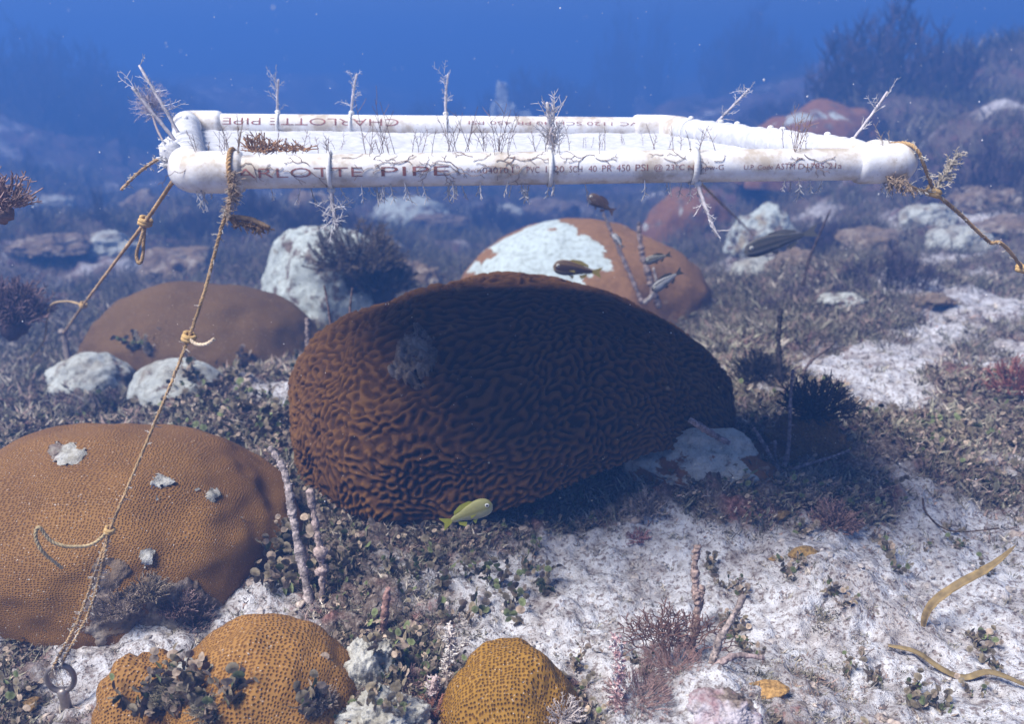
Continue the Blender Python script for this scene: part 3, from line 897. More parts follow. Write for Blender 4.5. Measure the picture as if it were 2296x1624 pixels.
# hydroids: dark threads creeping on the front pipe, twigs standing on top, pale tips hanging below
def hydroid(A, B, px, up_n=3, down_n=2, span=.03, hmax=.025, tint=(.24, .165, .135)):
    ax, up, out = pipe_frame_axes(A, B)
    s0 = s_at(px, A, B)
    mb = MB()
    def P(s, ph, lift=.0007): return A + ax * s + (RP + lift) * (math.cos(ph) * out + math.sin(ph) * up)
    # threads that creep and fork over the skin of the pipe
    def creep(s, ph, ang, L, lev):
        s1, p1 = s + math.cos(ang) * L, ph + math.sin(ang) * L / RP
        if p1 > 1.7 or p1 < -1.25: return
        w = rnd.uniform(-.25, .25) * L
        pts = [P(s + (s1 - s) * u - math.sin(ang) * w * 4 * u * (1 - u), ph + (p1 - ph) * u + math.cos(ang) * w * 4 * u * (1 - u) / RP) for u in np.linspace(0, 1, 5)]
        mb.tube(pts, .00026 + .00005 * lev, 3, np.array(tint) * rnd.uniform(.8, 1.3), cap=False)
        if lev:
            creep(s1, p1, ang + rnd.uniform(.2, .7), L * rnd.uniform(.6, .95), lev - 1)
            if rnd.random() < .7: creep(s1, p1, ang - rnd.uniform(.3, .8), L * rnd.uniform(.5, .9), lev - 1)
    for sg in (0, math.pi):
        creep(s0, rnd.uniform(0, .9), sg + rnd.uniform(-.7, .7), span * rnd.uniform(.22, .4), rnd.randint(2, 3))
    for k in range(up_n):
        s = s0 + rnd.uniform(-span, span)
        sprig(mb, P(s, rnd.uniform(.9, 1.9)), up + ax * rnd.uniform(-.4, .4) - out * rnd.uniform(-.2, .3), hmax * rnd.uniform(.5, 1.1), tint, .00042, rnd.randint(2, 5))
    for k in range(down_n):
        s = s0 + rnd.uniform(-span, span)
        sprig(mb, P(s, -rnd.uniform(.7, 1.5)), -up + ax * rnd.uniform(-.3, .3), .018 * rnd.uniform(.5, 1.2), (.6, .58, .58), .0008, 4)
    return fpart(mb, "hydroid", M["fuzz"], PIPES["front_pipe"])
for px in (430, 480, 560, 640, 700, 770, 840, 880, 925, 975, 1010, 1060, 1110, 1140, 1180, 1330, 1480, 1530, 1590, 1790):
    hydroid(FL, FR, px, rnd.randint(1, 3), rnd.randint(1, 3))
hydroid(FL, FR, 1015, 7, 4, .02, .045)
hydroid(FL, FR, 865, 6, 3, .02, .05)
hydroid(FL, FR, 1130, 6, 3, .02, .045)
hydroid(FL, FR, 1235, 7, 3, .008, .035, (.35, .28, .24))
hydroid(FL, FR, 1785, 8, 3, .010, .05, (.30, .20, .15))
hydroid(FL, FR, 1985, 3, 8, .008, .03, (.4, .33, .27))
hydroid(FL, FR, 525, 5, 6, .008, .04, (.30, .20, .12))
# sprigs rooted in the cloth
mbs = []
stc = []
for px, py in ((505, 320), (700, 315), (760, 322), (865, 305), (1050, 310), (1080, 318), (1100, 312), (1165, 320), (1320, 318), (1345, 322), (1400, 310), (1430, 312), (1500, 318), (950, 310), (1000, 300), (1210, 330), (600, 318), (820, 320)):
    p = at_plane(px, py + 14, FL[2] + .001)
    mb = MB()
    for _ in range(rnd.randint(1, 3)): sprig(mb, p + V3(rnd.uniform(-.008, .008), 0, 0), V3(rnd.uniform(-.6, .6), rnd.uniform(-.3, .3), 1), rnd.uniform(.010, .026), (.36, .30, .30), .00034, 4)
    fpart(mb, "hydroid", M["fuzz"])
# tall pale tuft behind the front pipe
p = at_plane(1240, 345, FL[2])
mb = MB()
for _ in range(34): sprig(mb, p + V3(rnd.uniform(-.004, .004), rnd.uniform(-.004, .004), rnd.random() ** 1.2 * .05), V3(rnd.uniform(-.7, .5), rnd.uniform(-.4, .4), 1), rnd.uniform(.015, .036), (.48, .45, .46), .0007, 5)
mb.tube(spline([p, p + V3(-.004, 0, .03), p + V3(-.008, 0, .06)], 8), .0022, 6, (.5, .46, .45), jit=.2)
o = fpart(mb, "fuzzy_tuft", M["fuzz"]); o["label"] = "tall pale fuzzy tuft on the cloth"
# purple fuzzy puff on the left rear tie
p = at_depth(330, 215, 1.25)
mb = MB()
for _ in range(200):
    d = V3(rnd.gauss(0, 1), rnd.gauss(0, 1), rnd.gauss(0, 1)); d /= np.linalg.norm(d)
    sprig(mb, p + d * .006 + V3(.2, 0, -.6) * rnd.random() * .04, d + V3(0, 0, .3), rnd.uniform(.008, .030), (.42, .38, .46), .0004, 3)
mb.tube(spline([p, at_depth(352, 290, 1.22), at_depth(385, 345, 1.12)], 10), .0016, 6, (.3, .25, .25), jit=.2)
fpart(mb, "fuzzy_tuft", M["fuzz"])
# white fuzz on the left elbow
mb = MB()
for _ in range(60):
    p = at_depth(rnd.uniform(372, 392), rnd.uniform(320, 372), .93)
    sprig(mb, p, V3(-1, rnd.uniform(-.6, .6), rnd.uniform(-.8, .8)), rnd.uniform(.006, .014), (.7, .69, .7), .0008, 3)
mb.ball(at_depth(383, 345, .935), .011, (1, 1, 1.5), (.7, .69, .7), jit=.2)
fpart(mb, "fuzzy_tuft", M["fuzz"])

# brown tangle lying on the cloth
mb = MB()
for k in range(70):
    u = rnd.random()
    p = at_plane(555 + 130 * u, 342 - 3 * u, FL[2] + .004) + V3(0, rnd.uniform(0, .03), 0)
    d = V3(rnd.uniform(-1, 1), rnd.uniform(-1, 1), rnd.uniform(0, .55))
    sprig(mb, p, d, rnd.uniform(.012, .026) * (1.25 - .6 * u), (.30, .17, .09), .0011, 3)
for k in range(18):
    p = at_plane(572 + rnd.uniform(-14, 30), 340, FL[2] + .004)
    sprig(mb, p, V3(rnd.uniform(-.5, .5), 0, 1), rnd.uniform(.012, .022), (.35, .2, .1), .0013, 3)
o = mb.build("algae_tangle", M["fuzz"]); tag(o, "brown algae tangle lying on the cloth just behind the front pipe", "algae")

# ------------------------------------------------------------------ ropes
def rope_strands(mb, pts, r=.0021, pitch=.012, tint=(.44, .29, .145), n=None, jit=.0):
    pts = np.asarray(pts, float)
    L = np.linalg.norm(np.diff(pts, axis=0), axis=1).sum()
    n = n or int(max(24, L / .0022))
    c = spline(pts, n)
    c = c + nrs.normal(0, .00018, c.shape)
    T = np.gradient(c, axis=0); T /= np.linalg.norm(T, axis=1)[:, None]
    N = np.zeros_like(T); u = np.cross(T[0], V3(.3, .5, .8)); u /= np.linalg.norm(u)
    for i in range(n):
        u = u - T[i] * (u @ T[i]); u /= np.linalg.norm(u); N[i] = u
    B = np.cross(T, N)
    s = np.concatenate([[0], np.cumsum(np.linalg.norm(np.diff(c, axis=0), axis=1))])
    tn = fbm2(s * 40, s * 0 + 1, 3, 3)
    for k in range(3):
        a = s / pitch * 2 * math.pi + k * 2 * math.pi / 3
        q = c + r * .55 * (np.cos(a)[:, None] * N + np.sin(a)[:, None] * B)
        mb.tube(q, r * .62, 6, None)
        mb.C[-1] = np.clip(np.array(tint) * (1 + .25 * np.concatenate([np.repeat(tn, 6), [0, 0]]))[:, None], 0, 1)

def rope_fuzz(mb, pts, n, L=(.003, .009), tint=(.6, .56, .5)):
    c = spline(pts, 200)
    for _ in range(n):
        p = c[rnd.randrange(200)]
        sprig(mb, p, V3(rnd.uniform(-1, 1), rnd.uniform(-1, 1), rnd.uniform(-.6, .6)), rnd.uniform(*L), tint, .0005, 2)

def knot(c, r, tint=(.55, .36, .15), axis=V3(.4, 0, 1)):
    mb = MB()
    a = np.linspace(0, 4 * math.pi, 50)
    ax = axis / np.linalg.norm(axis); u = np.cross(ax, V3(0, 1, 0)); u /= np.linalg.norm(u); w = np.cross(ax, u)
    pts = c + r * (np.cos(a)[:, None] * u + np.sin(a)[:, None] * w) + ax * (np.linspace(-.6, .6, 50) * r)[:, None]
    mb.tube(pts, r * .55, 7, tint)
    return mb

def rope(label, runs, knots=(), loose=(), fuzz=60, r=.00175, group=None):
    root = tag(empty("tie_rope", tuple(runs[0][0])), label, "rope", group)
    o0 = np.array(root.location)
    def part(mb, name, mat):
        V, F, C = mb.arrays(); return obj(name, mesh_np(name, V - o0, F, [mat], C), root)
    for q in runs:
        mb = MB(); rope_strands(mb, q, r); part(mb, "strand", M["rope"])
    for c, kr in knots: part(knot(c, kr), "knot", M["rope"])
    for q, tint in loose:
        mb = MB(); rope_strands(mb, q, r, tint=tint); part(mb, "loose_end", M["rope"])
    if fuzz:
        mb = MB()
        for q in runs: rope_fuzz(mb, q, fuzz)
        part(mb, "fuzz", M["fuzz"])
    return root, part

# eye bolt at bottom left
eb = at(140, 1600)
ring_c = at_depth(136, 1522, depth_of(eb) - .01)
def eyebolt():
    root = tag(empty("eye_bolt", tuple(ring_c - V3(0, 0, .08))), "dull metal eye bolt in the sand at bottom left holding the rope", "eye bolt")
    o0 = np.array(root.location)
    a = np.linspace(0, 2 * math.pi, 40)
    mb = MB(); mb.tube(ring_c + np.stack([.0135 * np.sin(a), .002 * np.sin(a), .0165 * np.cos(a)], -1), .0030, 10, cap=False)
    V, F, C = mb.arrays(); obj("ring", mesh_np("ring", V - o0, F, [M["metal"]], C), root)
    mb = MB()
    mb.tube([ring_c - V3(0, 0, .015), ring_c - V3(0, 0, .022), ring_c - V3(-.001, 0, .06), ring_c - V3(-.001, 0, .13)], [.0062, .0055, .0056, .0056], 12)
    V, F, C = mb.arrays(); obj("shank", mesh_np("shank", V - o0, F, [M["metal"]], C), root)
eyebolt()
ring_top = ring_c + V3(0, 0, .0165)
ax, up, out = pipe_frame_axes(FL, FR)
ra = FL + ax * s_at(524, FL, FR)
k1 = at_depth(246, 1190, .915); kk = at_depth(424, 757, .90)
a_ = np.linspace(-.6, 2 * math.pi - 1.0, 20)
wrap = ra + (RP + .0055) * (np.cos(a_)[:, None] * out + np.sin(a_)[:, None] * up)
top_run = [ra + out * .020 - up * .012, at_depth(511, 470, .886), at_depth(497, 510, .887), kk, k1]
legs = [[k1, at_depth(180, 1380, .93), ring_top + V3(-.003, -.002, .001), ring_top + V3(-.003, .003, -.005)],
        [k1, at_depth(205, 1360, .925), ring_top + V3(.005, .000, .004), ring_top + V3(.003, .004, -.004)]]
root, part = rope("taut tan rope running from the front pipe down to the eye bolt", [top_run] + legs,
     [(kk, .0050), (k1, .0038)],
     [([kk + V3(.002, -.004, 0), at_depth(440, 772, .89), at_depth(462, 772, .885), at_depth(480, 760, .88)], (.62, .5, .36)),
      ([k1, at_depth(205, 1222, .90), at_depth(150, 1226, .89), at_depth(112, 1212, .885), at_depth(88, 1183, .88), at_depth(80, 1205, .88), at_depth(98, 1240, .885), at_depth(140, 1276, .90)], (.52, .40, .22))], 110)
mb = MB(); rope_strands(mb, wrap, .0024, tint=(.40, .25, .12), n=70); part(mb, "wrap", M["rope"])
mb = MB()
for _ in range(90):
    u = rnd.random(); p = at_depth(512 + 92 * u, 488 + 24 * u + 8 * math.sin(u * 3), .888)
    sprig(mb, p, V3(rnd.uniform(-.6, .6), rnd.uniform(-1, 1), rnd.uniform(-1, .8)), rnd.uniform(.004, .010), (.30, .20, .13), .0009, 3)
mb.tube(spline([at_depth(512, 488, .888), at_depth(560, 492, .888), at_depth(603, 512, .888)], 14), .0028, 7, (.28, .19, .12), jit=.25)
rope_fuzz(mb, [at_depth(528, 380, .862), at_depth(522, 440, .872), at_depth(505, 500, .887)], 120, (.004, .012), (.36, .27, .2))
part(mb, "overgrown_stub", M["fuzz"])

# back-left rope with its stake
stake_b = at(157, 828)
stake_t = at_depth(142, 748, depth_of(stake_b))
mb = MB(); mb.tube(spline([stake_t + V3(0, 0, .01), stake_t * .6 + stake_b * .4, stake_b, stake_b - V3(0, 0, .06)], 16), [.0075] * 16, 9, (.30, .24, .2), jit=.15)
mb.ball(stake_t + V3(0, 0, .004), .013, (1, 1, .7), (.33, .27, .23), jit=.15)
tag(mb.build("anchor_stake", M["rod"], loc=tuple(stake_b)), "leaning stake with rope tied round its top at left", "stake")
d0 = .98
ra2 = at_depth(397, 392, .965)
kA = at_depth(326, 497, 1.12); kB = at_depth(187, 684, 1.7)
rope("slack tan rope from the left elbow to the leaning stake", [[ra2, kA, at_depth(255, 592, 1.38), kB, stake_t]],
     [(kA, .006), (kB, .005)],
     [([kB, at_depth(150, 676, 1.72), at_depth(115, 684, 1.74), at_depth(105, 720, 1.76), at_depth(98, 765, 1.78), at_depth(70, 802, 1.80)], (.5, .36, .2)),
      ([kA, at_depth(318, 530, 1.12), at_depth(306, 570, 1.13), at_depth(312, 590, 1.13), at_depth(320, 575, 1.13), at_depth(322, 540, 1.13), kA], (.48, .32, .16))], 50, .0021)
rope("short fouled rope end drifting left from the front left elbow", [[at_depth(383, 345, .94), at_depth(345, 362, .97), at_depth(305, 392, 1.0), at_depth(272, 425, 1.03)]], (), (), 60, .0017)

# right rope
kr = at_depth(2093, 430, .955)
el = FR + V3(.012, -.012, .012)
pend = at_depth(2292, 602, 1.06); pg = at(2460, 880)
root, part = rope("orange tan rope running from the right elbow off the right edge", [[at_depth(1995, 322, .945), at_depth(2035, 322, .93), at_depth(2060, 342, .925), at_depth(2078, 388, .935), kr],
      [at_depth(1990, 398, .93), at_depth(2030, 413, .93), at_depth(2065, 428, .945), kr], [kr, at_depth(2150, 478, .98), at_depth(2215, 540, 1.01), pend, pg]],
     [(kr, .0058), (pend, .0055)], (), 50, .0019)
mb = MB()
for _ in range(70):
    u = rnd.random(); p = at_depth(2098 + 42 * u, 425 - 70 * u, .95)
    sprig(mb, p, V3(.5 + rnd.uniform(-.8, .8), rnd.uniform(-.6, .6), .5 + rnd.uniform(-.8, .8)), rnd.uniform(.006, .016), (.50, .44, .36), .0007, 4)
for _ in range(60):
    u = rnd.random(); p = at_depth(1985 + 60 * u, 395 + 25 * u, .925)
    sprig(mb, p, V3(rnd.uniform(-.5, .5), rnd.uniform(-.6, .6), -.2 + rnd.uniform(-.8, .6)), rnd.uniform(.006, .014), (.36, .27, .2), .0007, 4)
part(mb, "overgrown_stub", M["fuzz"])
# anchor stays outside the picture, so the rope ends at a stone on the seabed beyond the right edge
rr_a = at_depth(1475, 318, 1.40); rr_b = at(1712, 548)
rope("thin dark rope from the right rear corner down to the rocks behind", [[rr_a, rr_a * .5 + rr_b * .5, rr_b]], (), (), 6, .0026)

# ------------------------------------------------------------------ fish
def fish(name, label, head_px, tail_px, d, hgt_ratio, body, belly, stripes=0, stripe_c=None, fin=None, dd=0.0, yaw=0):
    H_, T_ = at_depth(*head_px, d), at_depth(*tail_px, d + dd)
    L = np.linalg.norm(T_ - H_)
    fx = (H_ - T_) / L
    up = V3(0, 0, 1) - fx * fx[2]; up /= np.linalg.norm(up)
    sd = np.cross(fx, up)
    n, m = 26, 20
    t = np.linspace(0, 1, n)
    bl = .80                                     # body share of the length, the rest is tail fin
    hh = hgt_ratio * L / 2 * (np.sin(np.pi * np.clip(t, 0, 1) ** .62) ** .75 * (1 - .25 * t) + .17 * sst(.75, 1, t) + .02)
    hh = np.maximum(hh, hgt_ratio * L * .075 * sst(0, .1, t)); hh[0] = .001
    ww = hh * .42
    cxs = L * (.5 - bl * t)
    zoff = hgt_ratio * L * .04 * np.sin(np.pi * t)
    V, C = [], []
    for i in range(n):
        for k in range(m):
            a = 2 * math.pi * k / m
            z = hh[i] * math.sin(a); y = ww[i] * math.cos(a)
            V.append((cxs[i], y, z + zoff[i]))
            v = math.sin(a)
            c = np.array(belly) * (1 - sst(-.7, .3, v)) + np.array(body) * sst(-.7, .3, v)
            if stripes:
                s = .5 + .5 * math.cos(v * stripes * math.pi)
                if s > .55 and .05 < t[i]: c = np.array(stripe_c)
            C.append(c)
    mb = MB()
    i = np.arange(n - 1)[:, None] * m; j = np.arange(m)[None]; j2 = (j + 1) % m
    mb.add(V, np.stack([i + j, i + m + j, i + m + j2, i + j2], -1).reshape(-1, 4), C)
    fin = fin or body
    def finshape(outline, w=.0008):
        o_ = np.array(outline, float); k = len(o_)
        Vv = np.concatenate([np.stack([o_[:, 0], np.full(k, w), o_[:, 1]], -1), np.stack([o_[:, 0], np.full(k, -w), o_[:, 1]], -1)])
        F = [[0, q, q + 1] for q in range(1, k - 1)] + [[k, k + q + 1, k + q] for q in range(1, k - 1)]
        mb.add(Vv, F, fin)
    xt = L * (.5 - bl); h0 = hgt_ratio * L
    finshape([(xt + .02 * L, .06 * h0), (-L * .5, .34 * h0), (-L * .44, .02 * h0), (xt + .02 * L, 0)])
    finshape([(xt + .02 * L, 0), (-L * .44, .02 * h0), (-L * .5, -.34 * h0), (xt + .02 * L, -.06 * h0)])
    finshape([(.22 * L, .44 * h0), (.12 * L, .58 * h0), (-.05 * L, .56 * h0), (-.20 * L, .36 * h0), (-.22 * L, .22 * h0), (.05 * L, .40 * h0)])
    finshape([(-.05 * L, -.36 * h0), (-.10 * L, -.55 * h0), (-.20 * L, -.34 * h0), (-.20 * L, -.18 * h0)])
    finshape([(.16 * L, -.38 * h0), (.08 * L, -.60 * h0), (.05 * L, -.40 * h0)])
    # pectoral fin laid on the side
    for sg in (-1, 1):
        mb.add([(.18 * L, sg * .19 * h0, -.08 * h0), (.06 * L, sg * .24 * h0, 0.0), (.05 * L, sg * .24 * h0, -.16 * h0)], [[0, 1, 2]], fin)
    Vv, F, C = mb.arrays()
    ctr = (H_ + T_) / 2
    R = np.stack([fx, sd, up], -1)
    root = tag(empty(name, tuple(ctr)), label, "fish")
    obj("body", mesh_np("body", Vv @ R.T, F, [M["fish"]], C), root)
    for sg in (-1, 1):
        e = np.array([L * .405, sg * .17 * h0 * .92, .10 * h0 + .01 * L])
        mb = MB(); mb.ball(e, .105 * h0, (1, .35, 1), (.75, .74, .68), 12, 8); mb.ball(e + V3(0, sg * .012 * h0, 0), .062 * h0, (1, .6, 1), (.01, .01, .01), 10, 7)
        Vv, F, C = mb.arrays(); obj("eye", mesh_np("eye", Vv @ R.T, F, [M["eye"]], C), root)
    return root
fish("reef_fish", "small yellow fish with white ringed eye under the brain coral rim", (1104, 1131), (990, 1177), 1.12, .40, (.34, .32, .12), (.40, .39, .24), 9, (.27, .25, .07), (.45, .44, .05))
fish("reef_fish", "plump brown fish crossing the white coral patch, head to the left", (1240, 598), (1350, 612), 1.85, .34, (.16, .10, .045), (.30, .24, .14), 5, (.07, .045, .03), (.35, .28, .06))
fish("reef_fish", "long grey fish hovering before the pale slab at right", (1668, 566), (1835, 516), 1.95, .26, (.11, .10, .09), (.28, .27, .25), 3, (.05, .05, .05), (.16, .15, .13))
fish("reef_fish", "small dark fish just under the front pipe right of centre", (1318, 440), (1378, 476), 1.75, .42, (.09, .06, .05), (.14, .1, .08), 0, None, (.09, .06, .06))
fish("reef_fish", "tiny black and white striped fish left of the twigs behind the brain coral", (1374, 524), (1398, 556), 1.9, .36, (.06, .055, .06), (.5, .5, .5), 5, (.55, .55, .55), (.12, .12, .12))
fish("reef_fish", "striped fish slanting upward between the twigs and the dark hollow", (1462, 652), (1530, 606), 1.75, .34, (.05, .045, .05), (.4, .4, .4), 5, (.5, .5, .5), (.12, .12, .12))
fish("reef_fish", "dim striped fish above the slanting striped one", (1446, 588), (1505, 570), 1.85, .34, (.05, .045, .04), (.3, .3, .28), 4, (.35, .34, .3), (.1, .1, .09))

# ------------------------------------------------------------------ rods, twigs and blades
def rod(label, pts, r0, r1, tint, name="sea_rod", cat="sea rod", group=None, jit=.22, fuzz=0, lumps=()):
    pts = np.asarray(pts, float)
    L = np.linalg.norm(np.diff(pts, axis=0), axis=1).sum()
    n = int(max(14, L / .003))
    c = spline(pts, n) + nrs.normal(0, min(r0, r1) * .10, (n, 3))
    rr = np.linspace(r0, r1, n) * (1 + .25 * fbm2(np.arange(n) * .35, np.zeros(n), 2, rnd.randint(0, 999)))
    mb = MB(); mb.tube(c, rr, 8, tint, jit=jit)
    mb.C[-1] = np.clip(np.array(tint) * (1 + .45 * fbm2(np.arange(len(mb.V[-1])) * .13, np.zeros(len(mb.V[-1])), 3, rnd.randint(0, 999)))[:, None], .01, 1)
    for u, lr in lumps: mb.ball(c[int(u * (n - 1))], lr, (1, 1, .8), np.array(tint) * 1.2, jit=.25)
    for _ in range(fuzz):
        sprig(mb, c[rnd.randrange(n)], V3(rnd.uniform(-1, 1), rnd.uniform(-1, 1), rnd.uniform(-.3, .8)), rnd.uniform(.003, .009), np.array(tint) * 1.3, .0008, 2)
    return tag(mb.build(name, M["rod"], loc=tuple(pts[0])), label, cat, group)

def px_line(lst):
    """root on the seabed, upper points standing above it at the root's depth plus an offset"""
    b = at(*lst[0][:2]); d = depth_of(b)
    out = [b - V3(0, 0, .015)]
    for q in lst[1:]: out.append(at_depth(q[0], q[1], d + (q[2] if len(q) > 2 else 0)))
    return out
GR = (.34, .27, .25)
rod("long grey sea rod leaning against the left foot of the brain coral", px_line([(700, 1365), (672, 1240), (655, 1150), (638, 1060, .01), (607, 1005, .02)]), .0068, .0040, (.42, .35, .33), fuzz=30)
rod("short knobby sea rod beside the long leaning one", px_line([(720, 1365), (722, 1280), (712, 1200), (694, 1100)]), .0040, .0046, (.38, .29, .26), fuzz=20, lumps=((.35, .009), (.5, .010)))
rod("thin reddish sea rod standing on sand above the bottom corals", px_line([(860, 1430), (862, 1380), (870, 1318)]), .0052, .0038, (.34, .20, .17), fuzz=12)
rod("tall sea rod with kinked top in the red net algae", px_line([(1545, 1470), (1563, 1375), (1560, 1325), (1558, 1270), (1563, 1225)]), .0052, .0042, (.36, .26, .22), fuzz=20)
rod("stub of sea rod branching off the kinked one", px_line([(1550, 1420), (1568, 1350), (1574, 1318)]), .0048, .0045, (.36, .26, .22))
rod("leaning grey sea rod right of the red net algae", px_line([(1590, 1490), (1612, 1440), (1640, 1390), (1668, 1338)]), .0045, .0030, (.36, .29, .26), fuzz=12)
rod("low creeping sea rod at the foot of the leaning one", px_line([(1575, 1500), (1620, 1485), (1660, 1470), (1712, 1476)]), .0042, .0026, (.36, .27, .25))
rod("straight dark stick standing right of the brain coral", px_line([(1752, 868), (1746, 780), (1747, 735), (1751, 692)]), .0068, .0042, (.05, .04, .04))
rod("slanting brown twig by the bare sand right of the dark stick", px_line([(1790, 850), (1815, 815), (1870, 770)]), .0048, .0026, (.15, .11, .10))
rod("pale pointed stick lying across the rim of the brain coral at right", [at_depth(1735, 1050, 1.36), at_depth(1660, 1008, 1.34), at_depth(1600, 975, 1.30), at_depth(1548, 942, 1.26)], .0035, .0045, (.30, .23, .22))
br = at(1752, 1070); bd = depth_of(br)
for k, (lab, ps, r) in enumerate([
    ("tall thin branch of the twig cluster right of the brain coral", [(1755, 1060), (1768, 1000), (1772, 900), (1778, 830)], .0040),
    ("left leaning branch of the twig cluster right of the brain coral", [(1748, 1062), (1720, 1010), (1690, 960)], .0036),
    ("right leaning branch of the twig cluster right of the brain coral", [(1760, 1062), (1800, 1045), (1850, 1030), (1905, 1010)], .0034),
    ("short stub branch of the twig cluster right of the brain coral", [(1752, 1070), (1740, 1030), (1737, 990)], .0036)]):
    rod(lab, [at_depth(x, y, bd + .002 * k) for x, y in ps], r, r * .6, (.22, .17, .17), "twig", "twig", fuzz=6)
for k, (lab, ps, r, t) in enumerate([
    ("thick upright branch of the twigs behind the brain coral top", [(1478, 690), (1455, 620), (1438, 560), (1432, 500)], .0075, (.26, .20, .18)),
    ("thin leaning branch left of the thick twig behind the brain coral", [(1440, 680), (1410, 610), (1375, 530), (1352, 478)], .0050, (.24, .19, .18)),
    ("bent pale branch at the foot of the twigs behind the brain coral", [(1445, 680), (1460, 665), (1472, 640), (1465, 600)], .0045, (.34, .30, .28))]):
    rod(lab, [at_depth(x, y, depth_of(at_top(1400, 600)) - .06 - .01 * k) for x, y in ps], r * 1.3, r * .8, t, "twig", "twig", fuzz=14)
for lab, ps in (("thin whip left of the bleached head", [(742, 735), (736, 690), (727, 640)]), ("thin whip right beside the brain coral shoulder", [(783, 745), (785, 690), (790, 645)]),
                ("short whip nearest the brain coral shoulder", [(804, 742), (808, 720), (812, 690)])):
    rod(lab, [at_depth(x, y, 1.75) for x, y in ps], .0028, .0016, (.17, .12, .11), "sea_whip", "sea whip")
rod("grey post standing before the brown mound at left", px_line([(691, 850), (690, 780), (689, 715)]), .0062, .0050, (.26, .20, .18), fuzz=8)
for lab, ps in (("dark curved whip right of the long grey fish", [(1800, 640), (1815, 580), (1840, 520), (1862, 470)]),):
    rod(lab, [at_depth(x, y, 2.1) for x, y in ps], .004, .002, (.07, .05, .05), "sea_whip", "sea whip")

def blade(label, pts, wid, tint):
    pts = spline(pts, 40)
    T = np.gradient(pts, axis=0); T /= np.linalg.norm(T, axis=1)[:, None]
    side = np.cross(T, V3(0, -.5, 1)); side /= np.linalg.norm(side, axis=1)[:, None]
    nn = np.cross(side, T)
    t = np.linspace(0, 1, 40)
    w = wid * np.interp(t, [0, .08, .3, .7, .95, 1], [.45, .7, 1, .95, .4, .08])
    w = w * (1 + .06 * nrs.uniform(-1, 1, 40))
    V, C = [], []
    for off in (.0004, -.0004):
        for s in (-1, -.33, .33, 1):
            V.append(pts + side * (w * s)[:, None] + nn * (off + .0012 * (1 - s * s)))
            C.append(np.tile(np.array(tint) * (1.15 if abs(s) > .9 else .9), (40, 1)) * (1 + .25 * fbm2(t * 30, t * 0 + s, 3, 8))[:, None])
    V = np.concatenate(V); C = np.concatenate(C)
    F = []
    for lay in (0, 4):
        for s in range(3):
            for k in range(39):
                a = (lay + s) * 40 + k; b = a + 40
                F.append([a, a + 1, b + 1, b] if lay == 0 else [a, b, b + 1, a + 1])
    for s in (0, 3):
        for k in range(39):
            a = s * 40 + k; b = (4 + s) * 40 + k
            F.append([a, b, b + 1, a + 1])
    o0 = pts[0]
    return tag(obj("seagrass_blade", mesh_np("seagrass_blade", V - o0, F, [M["blade"]], C), None, tuple(o0)), label, "seagrass")
def lay(px, py, h=.006):
    p = at(px, py); return p + V3(0, 0, h)
bd_ = depth_of(at(2074, 1406))
blade("wide tan seagrass blade curving up over the sand at right", [at(2070, 1410) - V3(0, 0, .004)] + [at_depth(x, y, bd_ - o) for x, y, o in ((2076, 1378, .004), (2100, 1345, .008), (2150, 1310, .012), (2200, 1283, .012), (2240, 1256, .010), (2277, 1224, .008))], .0050, (.25, .175, .075))
blade("narrow tan seagrass blade lying along the lower right sand", [lay(1990, 1458), lay(2050, 1482, .012), lay(2110, 1515, .008), lay(2160, 1530, .006), lay(2215, 1528, .012), lay(2290, 1552, .010), lay(2340, 1580, .01)], .0036, (.25, .18, .08))
rod("hair thin brown strand curving on the sand at right", [lay(2068, 1125, .004), lay(2072, 1160, .01), lay(2105, 1195, .01), lay(2150, 1210, .012), lay(2235, 1213, .02)], .0014, .0010, (.13, .08, .04), "weed_strand", "strand", jit=.1)

# loose orange scraps
def scrap(name, label, px, py, r, tint, sq=(1.4, .8, .35), seed=0):
    p = at(px, py)
    n = 26
    th = np.linspace(0, math.pi, 14)[:, None]; ph = np.arange(n)[None] * 2 * math.pi / n
    V = np.stack([np.sin(th) * np.cos(ph), np.sin(th) * np.sin(ph), np.cos(th) + 0 * ph], -1).reshape(-1, 3)
    d = 1 + .22 * fbm3(V[:, 0] * 1.6 + seed, V[:, 1] * 1.6, V[:, 2] * 1.6, 3, seed)
    V = V * d[:, None] * np.array(sq) * r
    V[:, 2] += .15 * V[:, 0]
    i = np.arange(13)[:, None] * n; j = np.arange(n)[None]; j2 = (j + 1) % n
    F = np.stack([i + j, i + n + j, i + n + j2, i + j2], -1).reshape(-1, 4)
    C = np.array(tint) * (1 + .25 * fbm3(V[:, 0] * 300, V[:, 1] * 300, V[:, 2] * 300, 2, 4))[:, None]
    return tag(obj(name, mesh_np(name, V, F, [M["rod"]], np.clip(C, 0, 1)), None, tuple(p + V3(0, 0, r * sq[2] * .5))), label, "coral bit")
scrap("coral_scrap", "small orange brown coral lump beside leafy algae on the right sand", 1800, 1248, .012, (.32, .20, .07), (1.5, .8, .7), 3)
scrap("coral_scrap", "flat orange coral scrap next to the pink rock", 1715, 1552, .016, (.45, .26, .09), (1.4, .9, .3), 5)
scrap("coral_scrap", "round orange coral button at the bottom left corner", 60, 1590, .012, (.33, .2, .08), (1.1, 1, .5), 6)
scrap("coral_scrap", "tan coral nub in front of the dark hollow under the brain coral", 1742, 1160, .012, (.25, .16, .07), (1.4, .9, .5), 8)
scrap("coral_scrap", "orange smear of coral on the sand by the algae in front", 1740, 1255, .008, (.36, .22, .08), (1.6, .9, .4), 9)

